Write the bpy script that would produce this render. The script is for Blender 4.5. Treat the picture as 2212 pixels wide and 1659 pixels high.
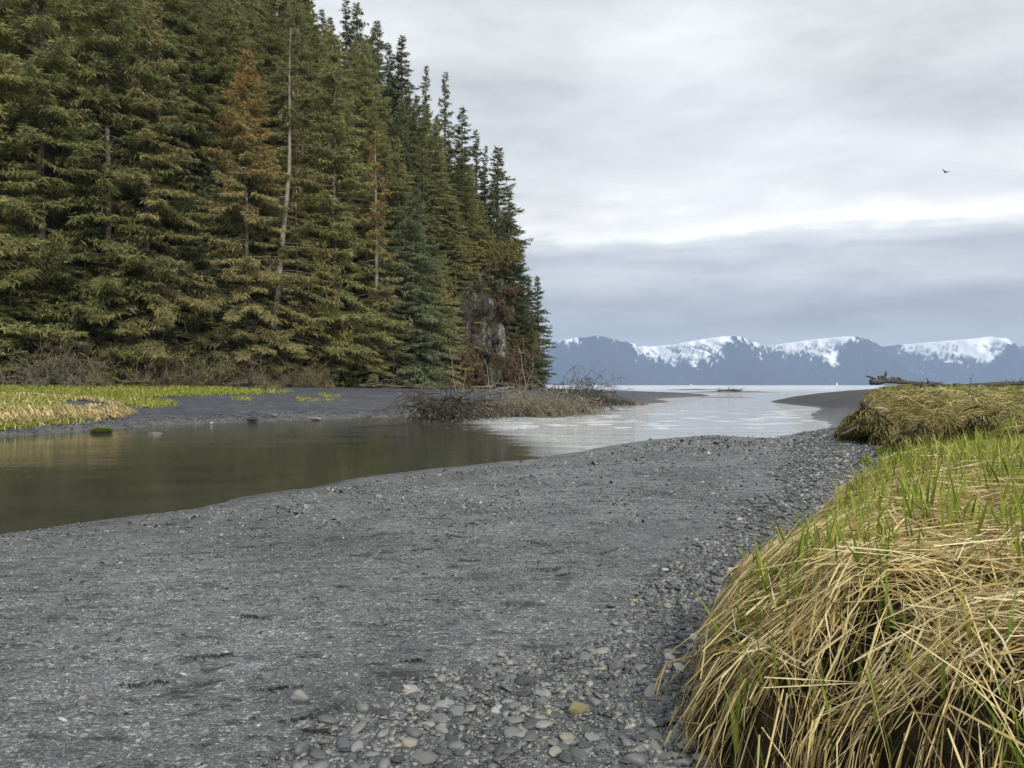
import bpy, math, random
import numpy as np
from mathutils import Vector, Matrix
random.seed(7); rng = np.random.default_rng(11)
SC = bpy.context.scene
for _o in list(bpy.data.objects): bpy.data.objects.remove(_o, do_unlink=True)
COL = SC.collection
R = math.radians
# ------------------------------------------------------------------ camera
CAMZ = 1.9
cd = bpy.data.cameras.new('camera'); cam = bpy.data.objects.new('camera', cd); COL.objects.link(cam)
cd.sensor_width = 36; cd.lens = 789.0/1024*36; cd.clip_start = 0.05; cd.clip_end = 40000
cam.location = (0, 0, CAMZ); cam.rotation_euler = (R(90.07), 0, 0)
SC.camera = cam
# ------------------------------------------------------------------ render / exposure
SC.view_settings.view_transform = 'Standard'; SC.view_settings.look = 'None'
SC.view_settings.exposure = 1.12; SC.view_settings.gamma = 1; SC.view_settings.use_curve_mapping = False
SC.render.engine = 'CYCLES'
cy = SC.cycles
cy.use_denoising = True; cy.max_bounces = 6; cy.diffuse_bounces = 4; cy.glossy_bounces = 3
cy.transmission_bounces = 2; cy.transparent_max_bounces = 6; cy.volume_bounces = 1
cy.caustics_reflective = False; cy.caustics_refractive = False
# ------------------------------------------------------------------ node helpers
class NT:
    def __init__(s, nt): s.nt = nt; s.n = nt.nodes; s.l = nt.links
    def node(s, t, **kw):
        n = s.n.new(t)
        for k, v in kw.items(): setattr(n, k, v)
        return n
    def inp(s, n, k, v):
        if v is None: return
        if isinstance(v, bpy.types.NodeSocket): s.l.new(v, n.inputs[k])
        else: n.inputs[k].default_value = v
    def noise(s, vec, scale, detail=4, rough=0.55, dist=0.0, out='Fac'):
        n = s.node('ShaderNodeTexNoise'); s.inp(n, 'Vector', vec); s.inp(n, 'Scale', scale)
        s.inp(n, 'Detail', detail); s.inp(n, 'Roughness', rough); s.inp(n, 'Distortion', dist)
        return n.outputs[out]
    def vor(s, vec, scale, feature='F1', out='Distance', rnd=1.0):
        n = s.node('ShaderNodeTexVoronoi', feature=feature); s.inp(n, 'Vector', vec); s.inp(n, 'Scale', scale)
        s.inp(n, 'Randomness', rnd); return n.outputs[out]
    def ramp(s, fac, stops, interp='LINEAR'):
        n = s.node('ShaderNodeValToRGB'); s.inp(n, 'Fac', fac); cr = n.color_ramp; cr.interpolation = interp
        while len(cr.elements) < len(stops): cr.elements.new(0.5)
        for e, (p, c) in zip(cr.elements, stops):
            e.position = p; e.color = (c[0], c[1], c[2], 1) if hasattr(c, '__len__') else (c, c, c, 1)
        return n.outputs['Color']
    def mix(s, f, a, b, mode='MIX'):
        n = s.node('ShaderNodeMix', data_type='RGBA', blend_type=mode)
        s.inp(n, 0, f); s.inp(n, 6, a if isinstance(a, bpy.types.NodeSocket) else (*a[:3], 1))
        s.inp(n, 7, b if isinstance(b, bpy.types.NodeSocket) else (*b[:3], 1)); return n.outputs[2]
    def math(s, op, a, b=None, c=None, clamp=False):
        n = s.node('ShaderNodeMath', operation=op, use_clamp=clamp); s.inp(n, 0, a); s.inp(n, 1, b); s.inp(n, 2, c)
        return n.outputs[0]
    def mapr(s, v, a, b, c=0.0, d=1.0, smooth=False):
        n = s.node('ShaderNodeMapRange'); n.interpolation_type = 'SMOOTHSTEP' if smooth else 'LINEAR'
        s.inp(n, 0, v); s.inp(n, 1, a); s.inp(n, 2, b); s.inp(n, 3, c); s.inp(n, 4, d); return n.outputs[0]
    def scale(s, vec, xyz, loc=(0, 0, 0)):
        n = s.node('ShaderNodeMapping'); s.inp(n, 'Vector', vec); n.inputs['Scale'].default_value = xyz
        n.inputs['Location'].default_value = loc; return n.outputs[0]
    def bump(s, h, strength, dist, normal=None):
        n = s.node('ShaderNodeBump'); s.inp(n, 'Height', h); s.inp(n, 'Strength', strength); s.inp(n, 'Distance', dist)
        s.inp(n, 'Normal', normal); return n.outputs[0]
    def attr(s, name, out='Fac'):
        return s.node('ShaderNodeAttribute', attribute_name=name).outputs[out]
    def rnd(s): return s.node('ShaderNodeObjectInfo').outputs['Random']
    def pos(s): return s.node('ShaderNodeNewGeometry').outputs['Position']
    def obj(s): return s.node('ShaderNodeTexCoord').outputs['Object']
# ------------------------------------------------------------------ world
SUN_EL, SUN_AZ = 36, 158        # sun high, behind the camera's right shoulder
world = bpy.data.worlds.new('World'); SC.world = world; world.use_nodes = True
w = NT(world.node_tree); w.n.clear()
sky = w.node('ShaderNodeTexSky', sky_type='NISHITA'); sky.sun_disc = False
sky.sun_elevation = R(SUN_EL); sky.sun_rotation = R(SUN_AZ)
dirv = w.node('ShaderNodeTexCoord').outputs['Generated']
sep = w.node('ShaderNodeSeparateXYZ'); w.inp(sep, 0, dirv)
big = w.noise(w.scale(dirv, (1.6, 1.6, 7.5), (3.1, 0.4, 0.2)), 1.5, 6, 0.55, 0.35)
fine = w.noise(w.scale(dirv, (2.4, 2.4, 11), (0.3, 5.0, 1.2)), 3.0, 8, 0.62, 0.6)
e1 = w.math('MULTIPLY_ADD', w.math('SUBTRACT', big, 0.5), 0.14, sep.outputs[2])
e2 = w.math('MULTIPLY_ADD', w.math('SUBTRACT', fine, 0.5), 0.060, e1)
cloud = w.ramp(e2, [(0.0, (0.42, 0.44, 0.48)), (0.048, (0.38, 0.395, 0.425)), (0.072, (0.31, 0.325, 0.355)), (0.095, (0.37, 0.39, 0.43)),
                    (0.125, (0.52, 0.54, 0.58)), (0.155, (0.42, 0.445, 0.49)), (0.185, (0.60, 0.63, 0.665)), (0.205, (0.93, 0.93, 0.935)),
                    (0.235, (0.74, 0.76, 0.79)), (0.31, (0.60, 0.63, 0.665)), (0.43, (0.72, 0.745, 0.775)), (0.6, (0.58, 0.61, 0.65))])
mott = w.noise(w.scale(dirv, (1.2, 1.2, 4.0), (7, 1, 4)), 3.0, 9, 0.55, 0.15)
mm = w.mapr(mott, 0.3, 0.70, 0.76, 1.20)
vm = w.node('ShaderNodeVectorMath', operation='SCALE'); w.inp(vm, 0, w.mix(1.0, cloud, (1.015, 1.0, .975), 'MULTIPLY')); w.inp(vm, 'Scale', w.math('MULTIPLY', mm, 5.5))
skyc = w.mix(0.95, sky.outputs[0], vm.outputs[0])
bg = w.node('ShaderNodeBackground'); w.inp(bg, 0, skyc); bg.inputs[1].default_value = 0.1
wo = w.node('ShaderNodeOutputWorld'); w.l.new(bg.outputs[0], wo.inputs[0])
# ------------------------------------------------------------------ sun (thin overcast)
sd = bpy.data.lights.new('sun', 'SUN'); sd.energy = 1.5; sd.angle = R(14); sd.color = (1.0, 0.93, 0.82)
so = bpy.data.objects.new('sun', sd); COL.objects.link(so)
_az = R(SUN_AZ)
_d = Vector((math.sin(_az)*math.cos(R(SUN_EL)), math.cos(_az)*math.cos(R(SUN_EL)), math.sin(R(SUN_EL))))
so.rotation_euler = _d.to_track_quat('Z', 'Y').to_euler()

# ------------------------------------------------------------------ numeric helpers
_pg = np.random.default_rng(5)
_perm = np.concatenate([_pg.permutation(256)]*3).astype(np.int64)
_g3 = _pg.normal(size=(256, 3)); _g3 /= np.linalg.norm(_g3, axis=1)[:, None]
def perlin(x, y, z=0.0):
    x, y, z = np.broadcast_arrays(np.asarray(x, float), np.asarray(y, float), np.asarray(z, float))
    xi, yi, zi = np.floor(x).astype(np.int64), np.floor(y).astype(np.int64), np.floor(z).astype(np.int64)
    xf, yf, zf = x-xi, y-yi, z-zi
    f = lambda t: t*t*t*(t*(t*6-15)+10)
    u, v, ww = f(xf), f(yf), f(zf)
    out = 0
    for a in (0, 1):
        for b in (0, 1):
            for c in (0, 1):
                h = _perm[_perm[_perm[(xi+a) & 255]+((yi+b) & 255)]+((zi+c) & 255)]
                g = _g3[h]
                d = g[..., 0]*(xf-a)+g[..., 1]*(yf-b)+g[..., 2]*(zf-c)
                out = out + d*(u if a else 1-u)*(v if b else 1-v)*(ww if c else 1-ww)
    return out*1.4
def fbm(x, y, z=0.0, o=4, g=0.5, l=2.03):
    s, a, fq = 0, 1.0, 1.0
    for i in range(o):
        s = s+a*perlin(x*fq+i*17.1, y*fq-i*9.3, z*fq+i*3.7); a *= g; fq *= l
    return s
def sst(x, a, b):
    t = np.clip((x-a)/(b-a), 0, 1); return t*t*(3-2*t)
def seg_dist(px, py, pts):
    best = np.full(np.shape(px), 1e18)
    for (x0, y0), (x1, y1) in zip(pts[:-1], pts[1:]):
        dx, dy = x1-x0, y1-y0
        t = np.clip(((px-x0)*dx+(py-y0)*dy)/(dx*dx+dy*dy+1e-12), 0, 1)
        best = np.minimum(best, (px-x0-t*dx)**2+(py-y0-t*dy)**2)
    return np.sqrt(best)
def inside(px, py, poly):
    c = np.zeros(np.shape(px), bool); n = len(poly)
    for i in range(n):
        x0, y0 = poly[i]; x1, y1 = poly[(i+1) % n]
        k = ((y0 > py) != (y1 > py)) & (px < (x1-x0)*(py-y0)/((y1-y0)+1e-12)+x0)
        c ^= k
    return c
def smooth_line(pts, n=2):
    for _ in range(n):
        q = [pts[0]]
        for a, b in zip(pts[:-1], pts[1:]):
            q += [(a[0]*.75+b[0]*.25, a[1]*.75+b[1]*.25), (a[0]*.25+b[0]*.75, a[1]*.25+b[1]*.75)]
        pts = q+[pts[-1]]
    return pts
def dense(pts, closed=False):
    P = np.array(pts, float)
    return P
# photo pixel (on a 2212 px wide view) + a height or a distance -> the place on the ground where the thing stands
FD, CX, HY = 1704.5, 1106.0, 832.0
def at(du, dv, z=0.0):
    Y = (CAMZ-z)*FD/max(dv-HY, 1e-3); return ((du-CX)/FD*Y, Y)
def xat(du, Y): return (du-CX)/FD*Y
def zat(dv, Y): return CAMZ-(dv-HY)/FD*Y
# ------------------------------------------------------------------ mesh helpers
class MB:
    def __init__(s): s.V = []; s.Q = []; s.T = []; s.n = 0; s.A = {}; s.MQ = []; s.MT = []
    def add(s, V, F, mi=0, **attrs):
        V = np.asarray(V, float).reshape(-1, 3); F = np.asarray(F, np.int64)
        s.V.append(V)
        for k, a in attrs.items(): s.A.setdefault(k, []).append((s.n, np.broadcast_to(np.asarray(a, float), (len(V),))))
        if F.size:
            if F.shape[1] == 4: s.Q.append(F+s.n); s.MQ.append(np.full(len(F), mi))
            else: s.T.append(F+s.n); s.MT.append(np.full(len(F), mi))
        s.n += len(V)
    def tube(s, P, r, sides=5, mi=0, cap=True, **attrs):
        P = np.asarray(P, float); n = len(P); r = np.broadcast_to(np.asarray(r, float), (n,))
        T = np.gradient(P, axis=0); T /= np.linalg.norm(T, axis=1)[:, None]+1e-9
        ref = np.array([0, 0, 1.0]) if abs(T[0, 2]) < .8 else np.array([1.0, 0, 0])
        A = np.cross(T, ref); A /= np.linalg.norm(A, axis=1)[:, None]+1e-9; B = np.cross(T, A)
        ang = np.arange(sides)/sides*2*np.pi
        V = P[:, None]+r[:, None, None]*(np.cos(ang)[None, :, None]*A[:, None]+np.sin(ang)[None, :, None]*B[:, None])
        i = np.arange(n-1)[:, None]*sides; j = np.arange(sides)[None]; j2 = (j+1) % sides
        F = np.stack([i+j, i+j2, i+sides+j2, i+sides+j], -1).reshape(-1, 4)
        V = V.reshape(-1, 3)
        if cap:
            V = np.vstack([V, P[0], P[-1]]); a, b = n*sides, n*sides+1
            jj = np.arange(sides); T3 = np.vstack([np.stack([jj, np.full(sides, a), (jj+1) % sides], -1),
                np.stack([(n-1)*sides+jj, (n-1)*sides+(jj+1) % sides, np.full(sides, b)], -1)])
            n0 = s.n; s.add(V, F, mi, **attrs); s.T.append(T3+n0); s.MT.append(np.full(len(T3), mi))
        else: s.add(V, F, mi, **attrs)
    def build(s, name, mats, parent=None, smooth=True, link=True):
        me = bpy.data.meshes.new(name)
        V = np.vstack(s.V) if s.V else np.zeros((0, 3))
        Q = np.vstack(s.Q) if s.Q else np.zeros((0, 4), int); T = np.vstack(s.T) if s.T else np.zeros((0, 3), int)
        me.vertices.add(len(V)); me.vertices.foreach_set('co', V.astype(np.float32).ravel())
        nl = Q.size+T.size; me.loops.add(nl)
        me.loops.foreach_set('vertex_index', np.concatenate([Q.ravel(), T.ravel()]).astype(np.int32))
        me.polygons.add(len(Q)+len(T))
        ls = np.concatenate([np.arange(len(Q))*4, Q.size+np.arange(len(T))*3]).astype(np.int32)
        me.polygons.foreach_set('loop_start', ls)
        mi = np.concatenate([np.concatenate(s.MQ) if s.MQ else [], np.concatenate(s.MT) if s.MT else []]).astype(np.int32)
        me.polygons.foreach_set('material_index', mi)
        me.polygons.foreach_set('use_smooth', np.full(len(Q)+len(T), smooth))
        for k, lst in s.A.items():
            arr = np.zeros(len(V), np.float32)
            for o, a in lst: arr[o:o+len(a)] = a
            at_ = me.attributes.new(k, 'FLOAT', 'POINT'); at_.data.foreach_set('value', arr)
        for m in (mats if isinstance(mats, (list, tuple)) else [mats]): me.materials.append(m)
        me.update(calc_edges=True); me.validate()
        if not link: return me
        return mk(name, me, parent)
def mk(name, data, parent=None):
    o = bpy.data.objects.new(name, data); COL.objects.link(o)
    if parent is not None: o.parent = parent
    return o
def tag(o, label=None, cat=None, group=None, kind=None):
    if label: o['label'] = label
    if cat: o['category'] = cat
    if group: o['group'] = group
    if kind: o['kind'] = kind
    return o
def empty(name, loc=(0, 0, 0), rz=0, s=1.0):
    o = mk(name, None); o.empty_display_size = .2; o.location = loc; o.rotation_euler = (0, 0, rz)
    o.scale = (s, s, s) if not hasattr(s, '__len__') else s; return o
def grid_faces(nr, nc):
    i = np.arange(nr-1)[:, None]*nc; j = np.arange(nc-1)[None]
    return np.stack([i+j, i+j+1, i+nc+j+1, i+nc+j], -1).reshape(-1, 4)
# ------------------------------------------------------------------ terrain functions
W1 = smooth_line([(-90, -22), (-30, 1.5), (-12, 7.6), (-6.3, 9.75), (-4.5, 13.4), (-2.5, 17.2), (0.9, 20.6), (2.7, 24.3), (4.9, 27.6), (7.6, 29.3), (9.0, 26.6), (10.0, 29.5),
      (13.2, 33.5), (16.0, 39), (17.0, 45), (20.5, 54), (24.0, 61), (26.2, 67), (26.8, 76), (28.8, 89), (36, 104), (60, 150), (90, 190), (210, 230)], 2)
LAND1 = W1+[(210, -60), (-90, -60)]
W2 = smooth_line([(-95, 15), (-45, 19), (-18.6, 28.7), (-18, 31.4), (-17, 36), (-15, 39.5), (-10.6, 44.4), (-5.75, 47.6), (-2, 50), (2.5, 57), (6.3, 65), (10, 73), (17.0, 86), (17.8, 90), (16.5, 97),
      (20, 110), (33.5, 133), (35, 139), (27, 141), (14, 146), (8, 155), (-10, 205), (-40, 300)], 2)
LAND2 = W2+[(-95, 300)]
FOOT = smooth_line([(-130, 50), (-90, 53), (-41, 62), (-28, 70), (-18, 78), (-10, 88), (-4, 100), (0.5, 108), (4.0, 116), (6.0, 127), (3.5, 148), (-7, 190), (-45, 290)], 2)
HILL = FOOT+[(-130, 290)]
EDGE = smooth_line([(3.5, -9), (5.0, -3), (4.8, 0.2), (3.2, 1.25), (2.0, 1.75), (1.40, 2.30), (0.96, 2.8), (0.80, 3.35), (0.98, 4.0), (1.45, 4.8), (2.25, 6.0), (3.2, 7.9), (5.0, 10.2), (8.3, 12.2), (13.0, 13.6), (16.6, 15.4),
        (15.6, 17.4), (13.2, 18.9), (11.6, 19.6), (10.2, 20.5), (9.6, 21.8), (9.9, 23.4), (11.0, 25.4), (12.6, 28.4), (14.4, 32), (16.8, 38), (20.5, 46), (25.5, 56), (30, 62), (38, 66), (60, 72), (120, 84), (210, 95)], 2)
BANK = EDGE+[(210, -9)]
def z_bar(x, y):
    d = seg_dist(x, y, W1); d = np.where(inside(x, y, LAND1), d, -d)
    d = d+0.35*perlin(x*.5, y*.5, 3)+.12*perlin(x*2.1, y*2.1, 9)
    hm = 0.32+1.15*sst(y, 46, 72)
    z = np.where(d > 0, hm*(1-np.exp(-np.abs(d)/(2.3+3.0*sst(y, 40, 70)))), np.maximum(d*.13, -1.2))
    z = z+.025*fbm(x*.9, y*.9, 1, 3)*sst(d, 0.0, 1.5)+.014*fbm(x*5, y*5, 2, 4, .6)*sst(d, -.3, .8)-.02*sst(perlin(x*1.6, y*2.6, 33), .38, .6)*sst(d, .3, 1)
    z = z+.12*sst(y, 60, 80)*np.abs(perlin(x*.35, y*.35, 4))*sst(d, 3, 8)
    return z
COVES = [(.98, 2.70, .20, .40), (1.55, 2.05, .16, .25), (2.3, 1.75, .2, .3), (12.0, 19.6, .8, .8), (10.0, 21.3, .5, .5), (14.0, 18.8, .7, .7), (10.6, 24.2, .5, .5)]
HOLLOWS = [(1.12, 2.95, .24, .26), (1.10, 2.72, .2, .1), (1.72, 3.05, .17, .20), (1.45, 2.45, .16, .2), (2.35, 2.6, .22, .22), (.98, 3.45, .12, .12), (2.2, 3.6, .15, .12), (12.2, 20.4, .6, .35), (10.4, 22.4, .4, .3), (13.6, 20.6, .5, .3), (11.4, 21.5, .45, .25)]
def z_bank(x, y):
    d = seg_dist(x, y, EDGE); d = np.where(inside(x, y, BANK), d, -d)
    near = 1-sst(y, 6.0, 12)
    for cx_, cy_, cr_, cd_ in COVES: d = d-cd_*np.exp(-((x-cx_)**2+(y-cy_)**2)/cr_**2)
    d = d+.12*perlin(x*1.7, y*1.7, 5)+.09*near*perlin(x*3.6, y*3.6, 15)+(.10+.38*(1-near))*fbm(x*.9, y*.9, 7, 3)
    top = 1.16+.05*sst(x, 3, 6)*(1-sst(y, 13, 17))-.22*sst(y, 11, 16)+.26*sst(y, 20, 32)+.43*sst(y, 28, 52)+.03*sst(x, 4, 14)
    lump = -.12*sst(perlin(x*2.1, y*2.1, 26), .2, .6)+(.09+.07*(1-near))*fbm(x*1.5, y*1.5, 8, 3)+.34*(1-near)*(fbm(x*.75, y*.75, 18, 2)-.15)*(1-sst(y, 28, 40))+.055*perlin(x*3.6, y*3.6, 6)
    prof = .60*sst(d, -.05, .22)+.26*sst(d, .12, .60)+.14*sst(d, .5, 1.5)
    for hx_, hy_, hr_, hd_ in HOLLOWS: lump = lump-hd_*np.exp(-((x-hx_)**2+(y-hy_)**2)/hr_**2)
    return np.where(d > -.06, .22+(top-.22)*prof+lump*sst(d, .0, .4), -9), d
def z_near(x, y):
    a = z_bar(x, y); b, d = z_bank(x, y); return np.maximum(a, b)
def z_far(x, y, hill=True):
    d = seg_dist(x, y, W2); d = np.where(inside(x, y, LAND2), d, -d)
    d = d+.5*perlin(x*.3, y*.3, 3)+.15*perlin(x*1.2, y*1.2, 9)
    z = np.where(d > 0, .28*(1-np.exp(-np.abs(d)/1.2))+1.5*np.clip(d/29, 0, 1)**.9, np.maximum(d*.15, -1.2))
    z = z+.05*fbm(x*.35, y*.35, 1, 3)*sst(d, .3, 2)+.02*perlin(x*1.6, y*1.6, 2)*sst(d, .2, 1)
    gl = seg_dist(x, y, GEDGE); gl = np.where(inside(x, y, GPOLY), gl, -gl)+.25*perlin(x*1.1, y*1.1, 12)
    z = z+.36*sst(gl, -.1, .55)*(1-sst(d, 8, 20))
    if hill:
        f = hill_h(x, y); z = np.where(f > 0, np.maximum(z, 1.2)+f, z)
    return z
GEDGE = smooth_line([(-95, 20), (-45, 24.5), (-20.6, 31.2), (-19.9, 34), (-18.4, 38.2), (-20.5, 41), (-25, 43), (-33, 47)], 1)
GPOLY = GEDGE+[(-95, 47)]
_HX = [0, 2.5, 8, 17, 25, 36, 60, 110, 200]; _HZ = [0, 6.5, 19, 33, 42, 52, 68, 85, 100]
def hill_h(x, y):
    d = seg_dist(x, y, FOOT); d = np.where(inside(x, y, HILL), d, -d)
    cape = sst(x, -16, -3)
    d = d+(1.2+.8*cape)*fbm(x*.12, y*.12, 21, 3)*sst(d, -1, 4)
    z = np.interp(d, _HX, _HZ)*(.80+.20*cape)
    z = z+1.6*fbm(x*.2, y*.2, 30, 4)*sst(d, 2, 10)
    return np.where(d > 0, z, -1)
def Z1(x, y): return float(z_near(np.array([x]), np.array([y]))[0])
def Z2(x, y): return float(z_far(np.array([x]), np.array([y]))[0])

# ------------------------------------------------------------------ materials
def mat(name):
    m = bpy.data.materials.new(name); m.use_nodes = True; t = NT(m.node_tree); t.n.clear()
    out = t.node('ShaderNodeOutputMaterial'); return m, t, out
def princ(t, out, col, rough=.8, spec=.3, normal=None, **kw):
    p = t.node('ShaderNodeBsdfPrincipled'); t.inp(p, 'Base Color', col if isinstance(col, bpy.types.NodeSocket) else (*col, 1))
    t.inp(p, 'Roughness', rough); t.inp(p, 'Specular IOR Level', spec); t.inp(p, 'Normal', normal)
    for k, v in kw.items(): t.inp(p, k, v)
    t.l.new(p.outputs[0], out.inputs[0]); return p
def m_gravel():
    m, t, o = mat('gravel'); P = t.pos()
    g1 = t.vor(P, 95, out='Color'); g1d = t.vor(P, 95)
    g2 = t.vor(P, 240, out='Color'); g3 = t.vor(t.scale(P, (1, 1.4, 1)), 38, out='Color'); g3d = t.vor(t.scale(P, (1, 1.4, 1)), 38)
    s1 = t.node('ShaderNodeSeparateColor'); t.inp(s1, 0, g1); s2 = t.node('ShaderNodeSeparateColor'); t.inp(s2, 0, g2); s3 = t.node('ShaderNodeSeparateColor'); t.inp(s3, 0, g3)
    c1 = t.ramp(s1.outputs[0], [(0, (.045, .047, .052)), (.5, (.10, .105, .113)), (.8, (.17, .178, .185)), (.94, (.32, .325, .32)), (1, (.50, .49, .46))])
    c2 = t.ramp(s2.outputs[0], [(0, (.05, .05, .055)), (.6, (.12, .125, .135)), (1, (.22, .225, .23))])
    c = t.mix(.42, c1, c2)
    c3 = t.ramp(s3.outputs[1], [(0, (.06, .062, .066)), (.75, (.12, .125, .13)), (1, (.34, .34, .33))])
    c = t.mix(t.mapr(s3.outputs[0], .72, .78), c, c3)
    big = t.noise(P, .55, 5, .6); med = t.noise(t.scale(P, (.8, 1.5, 1)), 2.6, 5, .65)
    c = t.mix(1, c, t.ramp(big, [(.28, .60), (.5, .98), (.72, 1.35)]), 'MULTIPLY')
    c = t.mix(1, c, t.ramp(med, [(.32, .35), (.42, .90), (.7, 1.18)]), 'MULTIPLY')
    sp = t.node('ShaderNodeSeparateXYZ'); t.inp(sp, 0, P)
    wet = t.mapr(sp.outputs[2], .0, .16, 1, 0)
    c = t.mix(1, c, (1.38, 1.40, 1.36), 'MULTIPLY'); c = t.mix(t.math('MULTIPLY', wet, .45), c, (.035, .036, .037)); mud = t.mapr(sp.outputs[1], 45, 62); c = t.mix(t.math('MULTIPLY', mud, .75), c, (.055, .05, .05))
    h = t.math('ADD', t.math('MULTIPLY', g1d, -.8), t.math('MULTIPLY', t.vor(P, 240), -.35)); h = t.math('ADD', h, t.math('MULTIPLY', g3d, -1.0))
    b = t.bump(h, .9, .011); b = t.bump(med, .6, .03, b)
    fk = t.noise(t.scale(P, (.7, 1.3, 1)), 9, 5, .7); c = t.mix(1, c, t.ramp(fk, [(.36, .38), (.45, .95), (.62, 1.1), (.72, 1.35)]), 'MULTIPLY'); b = t.bump(fk, .5, .02, b)  # dark flecks paint the shade of small dents into the gravel colour
    ro = t.mapr(wet, 0, 1, .66, .34)
    princ(t, o, c, ro, t.mapr(sp.outputs[1], 8, 50, .42, .08), b); return m
def m_beach():
    m, t, o = mat('far_gravel'); P = t.pos()
    n = t.noise(P, 9, 6, .7); n2 = t.noise(t.scale(P, (.5, 1, 1)), .35, 5, .6)
    c = t.ramp(n, [(.25, (.05, .052, .062)), (.5, (.10, .105, .122)), (.68, (.15, .155, .17)), (.8, (.30, .30, .30))])
    c = t.mix(1, c, t.ramp(n2, [(.3, .72), (.7, 1.15)]), 'MULTIPLY')
    sp = t.node('ShaderNodeSeparateXYZ'); t.inp(sp, 0, P)
    c = t.mix(t.mapr(sp.outputs[2], .05, .32, .55, 0), c, (.17, .165, .145))
    mott = t.noise(P, .9, 4, .7); m2 = t.noise(t.scale(P, (.6, 1, 1)), 2.4, 6, .7); c = t.mix(1, c, t.ramp(m2, [(.34, .55), (.5, 1), (.66, 1.45)]), 'MULTIPLY')
    sp2 = t.math('MULTIPLY', t.mapr(sp.outputs[1], 85, 60), 1)
    b = t.bump(n, .8, .12); b = t.bump(mott, .6, .4, b)
    princ(t, o, c, .8, .25, b); return m
def m_soil():
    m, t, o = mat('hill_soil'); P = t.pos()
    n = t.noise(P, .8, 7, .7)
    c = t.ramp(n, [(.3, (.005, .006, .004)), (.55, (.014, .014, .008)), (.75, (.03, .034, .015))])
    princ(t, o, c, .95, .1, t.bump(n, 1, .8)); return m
def m_bank():
    m, t, o = mat('bank_soil'); P = t.pos(); n = t.noise(P, 14, 6, .7)
    c = t.ramp(n, [(.3, (.010, .008, .005)), (.6, (.03, .024, .012)), (.8, (.06, .048, .022))])
    princ(t, o, c, .95, .1, t.bump(n, 1, .03)); return m
def m_water():
    m, t, o = mat('water'); P = t.pos()
    sp = t.node('ShaderNodeSeparateXYZ'); t.inp(sp, 0, P)
    fl = t.scale(P, (1.0, 1.9, 1)); 
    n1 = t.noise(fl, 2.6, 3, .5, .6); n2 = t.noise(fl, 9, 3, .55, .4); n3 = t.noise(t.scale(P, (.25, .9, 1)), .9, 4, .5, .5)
    calm = t.mapr(t.math('ADD', sp.outputs[1], t.math('MULTIPLY', sp.outputs[0], 1.4)), 20, 90, .03, .6, True)
    patch = t.mapr(t.noise(t.scale(P, (.12, .5, 1)), 1.0, 4, .6, .8), .38, .62, .55, 1.35)
    front = t.math('ADD', t.math('MULTIPLY_ADD', sp.outputs[1], .168, sp.outputs[0]), t.math('MULTIPLY', t.math('SUBTRACT', n3, .5), 3.0))  # boundary laid along the edge of the headland's reflection
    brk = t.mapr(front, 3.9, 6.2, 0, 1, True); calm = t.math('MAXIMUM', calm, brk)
    st = t.math('MULTIPLY', calm, patch)
    h = t.math('ADD', t.math('MULTIPLY', n1, .6), t.math('MULTIPLY', n2, .22)); h = t.math('ADD', h, n3)
    b = t.bump(h, st, .36)
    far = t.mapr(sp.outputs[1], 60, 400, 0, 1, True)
    ro = t.math('MULTIPLY_ADD', far, .16, .02)
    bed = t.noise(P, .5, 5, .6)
    painted_glare = t.math('MAXIMUM', t.math('MULTIPLY', brk, t.mapr(n3, .3, .7, .80, 1.0)), far); c = t.mix(painted_glare, t.ramp(bed, [(.3, (.044, .048, .036)), (.7, (.070, .071, .052))]), (.60, .63, .65))  # pale diffuse colour paints sky glare into the bright water
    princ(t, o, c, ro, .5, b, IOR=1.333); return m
def leafmat(name, stops, spread=.35, trans=.3, rough=.7, orange=None, spec=.15, tintattr='t'):
    m, t, o = mat(name); r = t.rnd(); a = t.attr(tintattr)
    f = t.math('ADD', t.math('MULTIPLY', a, 1-spread), t.math('MULTIPLY', r, spread), clamp=True)
    c = t.ramp(f, stops)
    if orange is not None:
        c = t.mix(t.attr('o'), c, t.ramp(a, orange))
    p = princ(t, o, c, rough, spec)
    tr = t.node('ShaderNodeBsdfTranslucent'); t.inp(tr, 'Color', c)
    mx = t.node('ShaderNodeMixShader'); mx.inputs[0].default_value = trans
    t.l.new(p.outputs[0], mx.inputs[1]); t.l.new(tr.outputs[0], mx.inputs[2]); t.l.new(mx.outputs[0], o.inputs[0]); return m
def m_bark(name, a, b, sc=6, lich=None):
    m, t, o = mat(name); P = t.obj(); n = t.noise(t.scale(P, (1, 1, .35)), sc, 6, .7)
    c = t.ramp(n, [(.3, a), (.7, b)])
    if lich: c = t.mix(t.mapr(t.noise(P, sc*.6, 4, .6), .52, .62), c, lich)
    princ(t, o, c, .9, .15, t.bump(n, .8, .05)); return m
def m_stone(name='stone'):
    m, t, o = mat(name); P = t.obj(); r = t.math('FRACT', t.math('ADD', t.rnd(), t.attr('t')))
    c = t.ramp(r, [(0, (.045, .048, .052)), (.3, (.085, .09, .094)), (.55, (.14, .147, .15)), (.75, (.20, .208, .205)), (.90, (.27, .275, .265)), (.95, (.27, .25, .18)), (.98, (.38, .38, .36)), (1, (.48, .48, .46))])
    n = t.noise(P, 30, 5, .65); c = t.mix(1, c, t.ramp(n, [(.3, .75), (.7, 1.2)]), 'MULTIPLY')
    princ(t, o, c, .42, .5, t.bump(n, .4, .004)); return m
def m_plain(name, a, b, sc=8, rough=.8, spec=.3, bs=.4, bd=.02):
    m, t, o = mat(name); n = t.noise(t.obj(), sc, 6, .65); princ(t, o, t.ramp(n, [(.3, a), (.7, b)]), rough, spec, t.bump(n, bs, bd)); return m
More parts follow.
